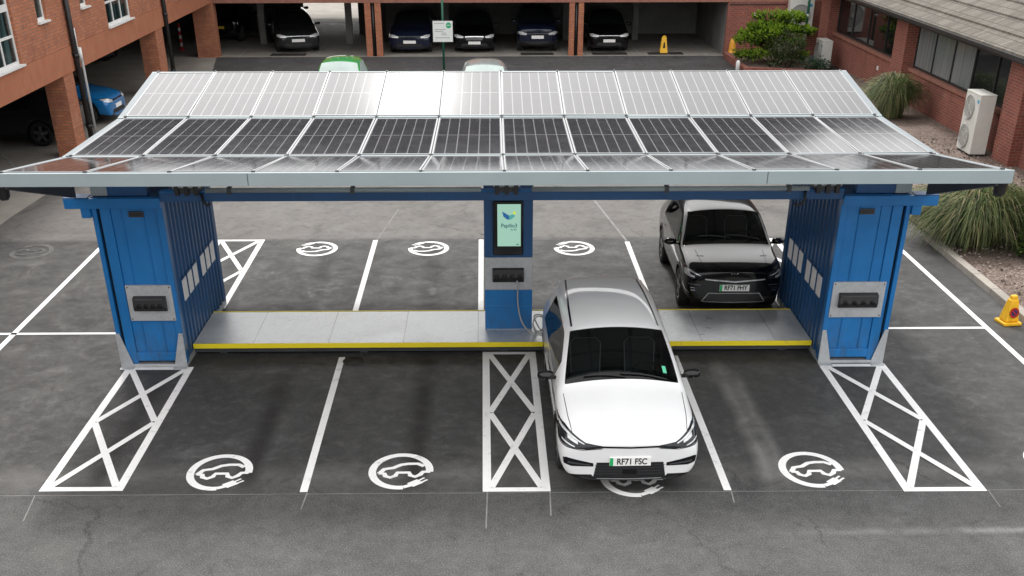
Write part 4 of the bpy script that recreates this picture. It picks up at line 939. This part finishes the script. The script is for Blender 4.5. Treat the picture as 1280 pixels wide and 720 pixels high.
for y0, y1 in wins_big: window(y0, y1, 2.745, 5.2, max(3, round((y1 - y0) / .85)), 4, (2,))
for y0, y1 in wins_small: window(y0, y1, 3.475, 5.2, 1, 2, ())
for y in (16.2, 26.15):
    m = W(); m.tube([(-11.31, y, .03), (-11.31, y, zt)], .075, 'black_plastic', 12)
    for z in (.6, 2.4, 4.2, 6): m.lathe([(.09, z), (.09, z + .09)], 'black_plastic', 'z', (-11.31, y, 0), 12)
    for z in (2.5,): m.box(-11.385, -11.3, y - .1, y + .1, z, z + .04, 'black_plastic')
    m.done('drainpipe', LB)
m = W(); m.tube([(-11.24, 16.42, .03), (-11.24, 16.42, 2.5)], .04, 'pipe_grey', 10); m.tube([(-11.3, 16.42, 2.5), (-11.3, 16.42, 3.1)], .02, 'white_frame', 8); m.lathe([(.06, 2.3), (.06, 2.62)], 'white_frame', 'z', (-11.26, 16.42, 0), 12); m.done('vent_pipe', LB)

# ------------------------------------------------------------------ far building
FB = thing('brick_building', 'long brick office block at the back over a dark parking undercroft', 'building', (0, 34.3, 0))
FH = 10.0
m = W()
fw = [(x, z) for z in (3.3, 6.6) for x in (-9.5, -6.2, -2.9, .4, 3.7, 7.0)]
m.box(-26, 14.5, 34.32, 34.6, 2.07, 2.9, 'brick_orange'); m.box(-12.3, 14.5, 34.305, 34.319, 2.03, 2.2, 'brown_cap'); zz = 2.9
for z0 in (2.95,):
    m.box(-26, 14.5, 34.32, 34.6, zz, z0, 'brick_orange'); xs = [-26] + [v for x in (-9.5, -6.2, -2.9, .4, 3.7, 7.0, 10.3) for v in (x - 1, x + 1)] + [14.5]
    for a, b in zip(xs[::2], xs[1::2]): m.box(a, b, 34.32, 34.6, z0, z0 + 1.7, 'brick_orange')
    zz = z0 + 1.7
m.box(-26, 14.5, 34.32, 34.6, zz, 4.9, 'brick_orange'); m.box(-12.3, 14.5, 42, 42.3, 2.4, 4.9, 'brick_orange')
m.done('wall', FB)
m = W(); m.prism([(34.0, 4.9), (34.0, 5.05), (35.0, 11.6), (41.4, 11.6), (42.5, 5.05), (42.5, 4.9)], 'x', -45, 12.2, 'slate'); m.done('roof', FB)  # unseen roof, height and length shaped to darken the middle panels' reflection
m = W(); m.prism([(12.25, 4.91), (40, 4.91), (40, 11.8), (25, 11.8), (21.5, 10.9), (18.5, 9.9), (15.5, 10.0), (12.25, 11.4)], 'y', 34.8, 41.4, 'slate'); m.done('roof', FB)  # unseen outline added to shape the bright patch mirrored in the right panels
m = W(); m.box(14.5, 40, 34.6, 42, 0, 4.9, 'brick_red'); m.done('unseen_side_wing', FB)  # unseen block added beneath that mirrored outline
for z0 in (2.95,):
    for x in (-9.5, -6.2, -2.9, .4, 3.7, 7.0, 10.3):
        m = W(); m.box(x - 1, x + 1, 34.42, 34.46, z0, z0 + 1.7, 'window_glass')
        for a in (-1, -.36, .30, .94): m.box(x + a, x + a + .06, 34.38, 34.418, z0, z0 + 1.7, 'white_frame')
        m.box(x - .94, x + .94, 34.385, 34.417, z0, z0 + .06, 'white_frame'); m.box(x - .94, x + .94, 34.385, 34.417, z0 + 1.64, z0 + 1.7, 'white_frame'); m.done('window', FB)
m = W(); m.box(-26, 14.4, 34.605, 41.9, 2.25, 2.4, 'ceiling_grey'); m.done('ceiling', FB)
m = W(); m.box(-26, 9.9, 42.31, 50, 2.27, 2.42, 'ceiling_grey'); m.done('added_shade_slab', FB)  # slab added to keep the floor behind the undercroft in shade
for a, b in ((-5.2, -4.95), (-4.78, -4.53), (3.3, 3.52), (3.68, 3.9)):
    m = W(); m.box(a, b, 34.32, 34.62, .005, 2.068, 'brick_orange'); m.done('pier', FB)
for x in (-4.865, 3.6):
    m = W(); m.tube([(x, 34.42, .01), (x, 34.42, 2.02)], .06, 'black_plastic', 10); m.done('drainpipe', FB)
m = W(); m.box(9.9, 14.5, 34.32, 34.6, .0, 2.068, 'brick_red'); m.box(9.9, 10.2, 34.6, 41.9, .005, 2.24, 'wall_plaster'); m.box(9.88, 9.895, 34.5, 41.9, .3, 2.2, 'wall_plaster'); m.done('end_wall', FB)
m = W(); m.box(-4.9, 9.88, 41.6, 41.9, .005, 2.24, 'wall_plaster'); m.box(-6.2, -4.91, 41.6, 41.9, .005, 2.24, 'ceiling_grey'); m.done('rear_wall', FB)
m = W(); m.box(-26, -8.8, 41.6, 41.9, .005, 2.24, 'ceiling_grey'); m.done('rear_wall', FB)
for x, y in ((-10.2, 38.4), (-6.3, 38.2), (-2.0, 39.5), (3.5, 39.5), (6.7, 39.5)):
    m = W(); m.box(x - .14, x + .14, y - .14, y + .14, .005, 2.24, 'wall_plaster'); m.done('column', FB)
m = W(); m.box(11.0, 11.08, 34.25, 34.318, 1.5, 1.62, 'white_frame'); m.tube([(11.04, 34.29, .2), (11.04, 34.29, 1.5)], .02, 'dark_steel', 6); m.tube([(9.95, 34.29, 1.95), (12.3, 34.29, 1.95)], .02, 'dark_steel', 6); m.done('wall_light', FB)
mk = MB()
for x in (-10.6, -7.35, -6.2, -2.05, .65, 3.2, 3.95, 6.4, 7.6, 9.2): mk.ribbon([(x, 34.3), (x - .1, 39.2)], .08, .008, 'old_paint')
mk.ribbon([(-11.4, 34.24), (9.9, 34.24)], .14, .008, 'concrete'); mk.ribbon([(-13, 29), (-11.7, 28.6)], .08, .008, 'old_paint')
for y in (13.2, 18.9, 24): mk.ribbon([(-16.5, y), (-11.6, y + .05)], .08, .008, 'old_paint')
mk.ribbon([(-13.7, 15.7), (-12.4, 13.5)], .08, .0085, 'old_paint')
struct(mk.build('undercroft_bay_lines', recalc=False))
mk = MB()
for x, wd in ((-8.6, 1.5), (2.0, 1.4), (5.1, 1.5), (7.5, 1.5)): mk.box(x - wd / 2, x + wd / 2, 34.55, 35.25, .0045, .011, 'manhole')
struct(mk.build('drain_grates'))

# ------------------------------------------------------------------ right building
RB = thing('brick_building', 'single storey red brick building on the right with tiled roof and ribbon windows', 'building', (13.8, 20, 0))
WX = 13.8
piers = [(-6.0, -5.0), (4.0, 5.0), (13.3, 14.35), (22.6, 23.75), (31.9, 33.2)]
bays = [(-5.0, 4.0), (5.0, 13.3), (14.35, 22.6), (23.75, 31.9)]
for a, b in piers: m = W(); m.box(13.5, 14.1, a, b, 0, 2.62, 'brick_red'); m.done('pier', RB)
for a, b in bays: m = W(); m.box(WX, WX + .3, a + .001, b - .001, 0, 1.06, 'brick_red'); m.done('wall', RB)
m = W(); m.box(14.1, 24, -6, -5.7, 0, 2.62, 'brick_red'); m.done('wall', RB)
m = W(); m.box(14.1, 24, 32.9, 33.2, 0, 2.62, 'brick_red'); m.done('wall', RB)
for a, b in bays: m = W(); m.box(WX - .07, WX + .28, a + .002, b - .002, 1.062, 1.17, 'brown_cap'); m.done('window_sill', RB, bevel=.01)
for bi, (a, b) in enumerate(bays):
    f = W(); x = WX + .12; z0, z1 = 1.172, 2.55; nn = 5 if bi != 3 else 4
    f.box(x - .04, x + .04, a + .003, b - .003, z0, z0 + .06, 'gutter_black'); f.box(x - .04, x + .04, a + .003, b - .003, z1 - .06, z1, 'gutter_black')
    ys = [a + .03 + (b - a - .06) * k / nn for k in range(nn + 1)]
    for y in ys: f.box(x - .045, x + .045, y - .035, y + .035, z0 + .061, z1 - .061, 'gutter_black')
    fo = f.done('window', RB)
    for k in range(nn):
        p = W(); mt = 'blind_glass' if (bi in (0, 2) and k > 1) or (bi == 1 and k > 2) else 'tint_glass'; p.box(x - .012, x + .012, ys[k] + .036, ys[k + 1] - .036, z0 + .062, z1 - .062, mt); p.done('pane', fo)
m = W(); m.box(13.15, 24, -6.3, 33.5, 2.62, 2.68, 'soffit'); m.done('soffit', RB)
m = W(); m.box(13.12, 13.145, -6.3, 33.5, 2.60, 2.75, 'gutter_black'); m.prism([(13.0, 2.77), (13.0, 2.70), (13.03, 2.66), (13.09, 2.66), (13.115, 2.70), (13.115, 2.77)], 'y', -6.35, 33.55, 'gutter_black'); m.done('gutter', RB)
for y in (14.45, 23.85):
    m = W(); m.tube([(13.72, y, .06), (13.72, y, 2.45), (13.1, y, 2.66)], .045, 'gutter_black', 8); m.done('drainpipe', RB)
m = W()
ang = R(24); rows = 12; crs = .62
for k in range(rows):
    xa = 13.06 + k * crs * math.cos(ang); za = 2.76 + k * crs * math.sin(ang); xb = xa + (crs + .05) * math.cos(ang); zb = za + (crs) * math.sin(ang) - .0
    m.prism([(xa, za), (xa, za + .055), (xb, zb + .02), (xb, zb - .01)], 'y', -6.35, 33.55, 'roof_tile')
m.done('roof', RB)
m = W(); m.box(WX - .02, WX - .001, 25.8, 25.95, .62, .75, 'white_frame'); m.done('wall_vent', RB)

# air conditioners
def ac_unit(x0, x1, y0, y1, z0, h, fans, label, face='x'):
    root = thing('air_conditioner', label, 'air conditioner', ((x0 + x1) / 2, (y0 + y1) / 2, z0), 0, 'outdoor air conditioning units')
    m = W(); m.box(x0, x1, y0, y1, z0 + .06, z0 + h, 'ac_white'); m.box(x0 + .02, x1 - .02, y0 + .05, y0 + .15, z0, z0 + .058, 'dark_steel'); m.box(x0 + .02, x1 - .02, y1 - .15, y1 - .05, z0, z0 + .058, 'dark_steel')
    m.box(x0 - .008, x1 + .008, y0 - .008, y1 + .008, z0 + h, z0 + h + .02, 'ac_white'); m.done('casing', root, bevel=.012)
    for k in range(fans):
        m = W(); zc = z0 + .06 + (h - .06) * (k + .5) / fans; r = min((h - .06) / fans, (y1 - y0) if face == 'x' else (x1 - x0)) * .42
        if face == 'x':
            yc = y0 + (y1 - y0) * .6; m.lathe([(r, x0 - .004), (r, x0 - .03), (r * .94, x0 - .035), (r * .9, x0 - .012), (0, x0 - .012)], 'ac_grille', 'x', (0, yc, zc), 28, False, False)
            for q in range(1, 5): m.lathe([(r * q / 5, x0 - .034), (r * q / 5 + .008, x0 - .034), (r * q / 5 + .008, x0 - .026)], 'ac_white', 'x', (0, yc, zc), 28, False, False)
            for q in range(6): m.box(-.004, .004, -.004, .004, 0, r, 'ac_white', Matrix.Translation((x0 - .03, yc, zc)) @ Matrix.Rotation(q * PI / 3, 4, 'X'))
        else:
            xc = x0 + (x1 - x0) * .45; m.lathe([(r, y0 - .004), (r, y0 - .03), (r * .94, y0 - .035), (r * .9, y0 - .012), (0, y0 - .012)], 'ac_grille', 'y', (xc, 0, zc), 28, False, False)
            m.lathe([(.1, y0 - .05), (.1, y0 - .03)], 'ac_white', 'y', (xc, 0, zc), 18)
        m.done('fan_grille', root)
    m = W()
    if face == 'x': m.box(x0 - .004, x0 - .001, y0 + .05, y0 + .17, z0 + h - .2, z0 + h - .12, 'ac_blue')
    else: m.box(x1 - .2, x1 - .08, y0 - .004, y0 - .001, z0 + h - .3, z0 + h - .2, 'ac_blue')
    m.done('badge', root)
    return root
ac_unit(12.95, 13.38, 14.5, 15.5, .06, 1.55, 2, 'tall white double fan air conditioner standing against the pier of the right building')
ac_unit(12.92, 13.32, 30.2, 31.2, .02, 1.0, 1, 'low white air conditioner on the ground beside the green pole and red wall')
ac_unit(12.35, 13.35, 33.75, 34.15, .9, 1.3, 1, 'white air conditioner raised on the far brick wall above the bright shrub', 'y')
m = W(); m.box(12.4, 12.5, 34.15, 34.3, .8, .9, 'dark_steel')

# ------------------------------------------------------------------ signs and street furniture
SG = thing('sign_post', 'green post carrying a small white notice board with a green emblem', 'sign', (-1.8, 29, 0))
m = MB(); m.tube([(0, 0, 0), (0, 0, 3.4)], .042, 'green_pole', 12); m.lathe([(0, 3.46), (.05, 3.4)], 'green_pole', 'z', n=12); m.build('post', SG)
m = MB(); m.box(-.37, .37, -.08, -.055, 1.21, 1.92, 'sign_white'); m.lathe([(.10, -.0835), (0, -.0835)], 'sign_green', 'y', (.22, 0, 1.77), 20, False, False)
for z, a, b in ((1.83, -.32, .05), (1.62, -.30, .10), (1.56, -.30, .02), (1.50, -.05, .12), (1.44, -.05, .15), (1.34, -.3, .25)): m.box(a, b, -.0825, -.0805, z, z + .022, 'pipe_grey')
m.box(.15, .29, -.0855, -.084, 1.765, 1.785, 'sign_white'); m.build('notice_board', SG)
m = MB(); m.tube([(0, 0, 0), (0, 0, 5.2)], .05, 'green_pole', 12); m.lathe([(.09, 0), (.09, .25), (.055, .3)], 'green_pole', 'z', n=12); m.lathe([(.062, 1.75), (.062, 1.85)], 'galvanised', 'z', n=12); o = m.build('green_pole', loc=(12.55, 31.6, 0)); tag(o, 'plain slim green pole standing behind the bright green shrub', 'pole')
# no parking cone
CN = thing('traffic_cone', 'yellow square based no waiting cone with round red and blue sign by the kerb', 'traffic cone', (8.86, 1.72, 0.004), R(8))
def frus(m, w0, d0, w1, d1, z0, z1, mat):
    a = [m.bm.verts.new((x * w0, y * d0, z0)) for x, y in ((-1, -1), (1, -1), (1, 1), (-1, 1))]; b = [m.bm.verts.new((x * w1, y * d1, z1)) for x, y in ((-1, -1), (1, -1), (1, 1), (-1, 1))]
    for k in range(4): m.face([a[k], a[(k + 1) % 4], b[(k + 1) % 4], b[k]], mat)
    m.face(a[::-1], mat); m.face(b, mat)
m = MB(); frus(m, .17, .17, .165, .165, 0, .05, 'cone_yellow'); m.build('base', CN, bevel=.012)
m = MB(); frus(m, .135, .12, .075, .066, .051, .44, 'cone_yellow'); m.build('body', CN, bevel=.03)
m = MB(); frus(m, .062, .056, .05, .045, .43, .50, 'cone_yellow'); m.build('top', CN, bevel=.02)
m = MB(); tl = math.atan2(.06, .41); T = Matrix.Translation((0, -.108, .22)) @ Matrix.Rotation(-tl + PI / 2, 4, 'X')
def disc(m, r0, r1, z, mat, n=28):
    a = [m.bm.verts.new(T @ Vector((r0 * math.cos(2 * PI * k / n), r0 * math.sin(2 * PI * k / n), z))) for k in range(n)]
    if r1 == 0: m.face(a, mat); return
    b = [m.bm.verts.new(T @ Vector((r1 * math.cos(2 * PI * k / n), r1 * math.sin(2 * PI * k / n), z))) for k in range(n)]
    for k in range(n): m.face([a[k], a[(k + 1) % n], b[(k + 1) % n], b[k]], mat)
disc(m, .088, .055, .014, 'sign_red'); disc(m, .055, 0, .0125, 'sign_blue')
m.box(-.058, .058, -.011, .011, .015, .017, 'sign_red', T @ Matrix.Rotation(R(-45), 4, 'Z')); m.build('no_waiting_sign', CN, recalc=False)
# other small things at the back
m = MB()
for s in (-1, 1): m.prism([(-.16, 0), (.16, 0), (.09, .62), (-.09, .62)], 'y', -.006, .006, 'cone_yellow')
bmv = list(m.bm.verts)
for i, v in enumerate(bmv):
    s = -1 if i < len(bmv) // 2 else 1; v.co.y += s * (.17 - .15 * v.co.z / .62)
m.box(-.05, .05, -.03, .03, .60, .66, 'cone_yellow'); m.prism([(-.05, .2), (.05, .2), (.015, .42), (-.015, .42)], 'y', -.155, -.148, 'letter_black'); o = m.build('wet_floor_sign', loc=(7.45, 35.2, .011)); tag(o, 'small yellow folding floor sign standing in the empty far bay', 'floor sign')
m = MB(); m.lathe([(.26, 0), (.26, .05), (.17, .07), (.15, .3), (.13, .5), (.08, .68), (.05, .72), (0, .73)], 'cone_orange', 'z', n=16); o = m.build('traffic_cone', loc=(10.15, 33.9, 0)); tag(o, 'faded orange cone standing against the end of the far brick wall', 'traffic cone')
m = MB(); m.lathe([(.08, 0), (.08, .38), (.05, .44), (0, .45)], 'white_frame', 'z', n=14); o = m.build('bollard', loc=(9.55, 29.6, 0)); tag(o, 'short white bollard at the corner of the raised shrub bed', 'bollard')
m = MB(); 
for k in range(7): m.lathe([(.055, k * .15), (.055, k * .15 + .149)], 'post_red' if k % 2 == 0 else 'white_frame', 'z', n=12)
m.lathe([(.13, 0), (.13, .03), (.056, .05)], 'post_red', 'z', n=12); o = m.build('barrier_post', loc=(-13.45, 36.4, .004)); tag(o, 'red and white striped post in the shade under the left building', 'post')
m = MB(); m.prism([(9.75, 29.4), (12.6, 28.6), (12.75, 28.75), (9.95, 29.6), (9.95, 33.6), (9.75, 33.6)], 'z', 0, .22, 'brick_red'); tag(m.build('planter_wall'), 'low brick retaining edge of the raised bed in front of the bright shrub', 'planter wall')
sheet('planting_soil', [(9.95, 29.6), (12.75, 28.75), (12.9, 34.3), (9.95, 34.3)], .16, 'gravel')

# ------------------------------------------------------------------ plants
def leaf_clump(m, c, r, n, ln, mat, flat=.6, droop=0.0):
    for _ in range(n):
        d = Vector((random.gauss(0, 1), random.gauss(0, 1), random.gauss(0, 1) * flat)); d.normalize()
        p = Vector(c) + Vector((d.x * r[0], d.y * r[1], d.z * r[2])) * random.uniform(.55, 1.05)
        a = (d + Vector((random.uniform(-.7, .7), random.uniform(-.7, .7), random.uniform(-.2, .7) - droop))).normalized(); b = a.cross(Vector((random.random(), random.random(), random.random() + .3))).normalized()
        l = ln * random.uniform(.6, 1.3); wd = l * random.uniform(.22, .38)
        v = [m.bm.verts.new(q) for q in (p, p + a * l * .5 + b * wd, p + a * l, p + a * l * .5 - b * wd)]
        m.face(v, mat)
def shrub(name, label, loc, clumps, mat, mat2, ln, dens, flat=.5, stems=5, cat='shrub', group=None):
    root = thing(name, label, cat, loc, 0, group)
    m = MB()
    for c, r in clumps:
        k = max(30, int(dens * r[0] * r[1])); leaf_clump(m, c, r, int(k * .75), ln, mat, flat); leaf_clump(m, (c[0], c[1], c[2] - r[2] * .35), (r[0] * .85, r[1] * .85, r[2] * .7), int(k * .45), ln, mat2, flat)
    m.build('foliage', root, recalc=False)
    m = MB()
    for k in range(stems):
        c, r = clumps[k % len(clumps)]; m.tube([(random.uniform(-.1, .1), random.uniform(-.1, .1), 0), (c[0] * .5, c[1] * .5, c[2] * .5), c], [.03, .022, .01], 'bark', 6)
    m.build('stem', root); return root
cl = []
for k in range(20):
    a = random.uniform(0, 2 * PI); rr = random.uniform(.25, 1.35); z = random.uniform(.25, 1.7)
    cl.append(((rr * math.cos(a) * 1.05, rr * math.sin(a) * .7, z + .12 * rr), (random.uniform(.4, .65), random.uniform(.35, .5), random.uniform(.12, .22))))
cl += [((-1.1, -.3, .95), (.5, .4, .16)), ((.1, -.5, 1.35), (.75, .5, .16)), ((.9, -.4, 1.3), (.6, .45, .16)), ((-.2, 0, 1.75), (.7, .5, .2)), ((.7, .1, 1.7), (.5, .4, .2))]
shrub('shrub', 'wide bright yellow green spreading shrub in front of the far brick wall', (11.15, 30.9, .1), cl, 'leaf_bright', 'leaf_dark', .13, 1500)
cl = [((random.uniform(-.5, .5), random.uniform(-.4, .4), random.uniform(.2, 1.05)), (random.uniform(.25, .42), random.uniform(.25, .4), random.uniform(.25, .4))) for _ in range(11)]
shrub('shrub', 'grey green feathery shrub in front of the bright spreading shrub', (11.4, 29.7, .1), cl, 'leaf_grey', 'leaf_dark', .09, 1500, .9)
cl = [((random.uniform(-.6, .6), random.uniform(-.3, .3), random.uniform(.1, .4)), (.3, .25, .18)) for _ in range(7)]
shrub('shrub', 'low blue green ground plant beside the low air conditioner', (12.35, 29.2, .1), cl, 'leaf_blue', 'leaf_dark', .12, 900)
cl = [((random.uniform(-.5, .9), random.uniform(-.5, 1.4), random.uniform(.15, .65)), (random.uniform(.28, .45), random.uniform(.28, .45), random.uniform(.2, .32))) for _ in range(20)]
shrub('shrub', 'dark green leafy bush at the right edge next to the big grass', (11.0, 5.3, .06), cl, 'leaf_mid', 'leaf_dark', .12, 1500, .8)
def pampas(label, loc, R0, H, n, ln):
    root = thing('pampas_grass', label, 'ornamental grass', loc, 0, 'clumps of tall arching grass'); m = MB()
    for i in range(n):
        a = random.uniform(0, 2 * PI); rb = random.uniform(.1, .62) * R0 * .75; reach = random.uniform(.25, 1.0) * R0; hh = H * random.uniform(.72, 1.06) * (1 - .18 * (reach / R0) ** 2)
        d = Vector((math.cos(a), math.sin(a), 0)); s = Vector((-d.y, d.x, 0)); sw = random.uniform(-.25, .25); base = d * rb * random.random(); L_, Rr = [], []
        wd = random.uniform(.007, .015); mat = 'pampas_tan' if random.random() < .14 else ('pampas_dark' if random.random() < .35 else 'pampas_leaf')
        K = 9; end = random.uniform(.0, .95) ** 1.6; pk = random.uniform(.5, .85); pw = random.uniform(1.1, 1.9); hh *= random.uniform(.75, 1.1)
        for k in range(K + 1):
            t = k / K; x = reach * (t ** pw); z = hh * (1 - (1 - t / pk) ** 2) if t < pk else hh - (hh - end * hh) * ((t - pk) / (1 - pk)) ** 1.7 * (1 - pk) * 2
            p = base + d * x + s * sw * t * t + Vector((0, 0, max(z, .02))); ww = wd * (1 - t) ** .6 + .0015
            L_.append(m.bm.verts.new(p + s * ww)); Rr.append(m.bm.verts.new(p - s * ww + Vector((0, 0, .006))))
        for k in range(K): m.face([L_[k], Rr[k], Rr[k + 1], L_[k + 1]], mat, True)
    m.build('blades', root, recalc=False); m = MB(); m.lathe([(R0 * .22, 0), (R0 * .18, .08), (0, .12)], 'bark', 'z', n=12); m.build('crown', root)
    return root
pampas('large arching clump of tall grass on the gravel bed beside the blue container', (9.95, 6.5, .06), 1.35, 1.15, 6000, .1)
pampas('smaller clump of arching grass against the red brick wall behind the canopy', (12.55, 20.2, .06), 1.0, 1.2, 2200, .1)

S.cycles.use_adaptive_sampling = True
S.cycles.max_bounces = 8; S.cycles.transparent_max_bounces = 12
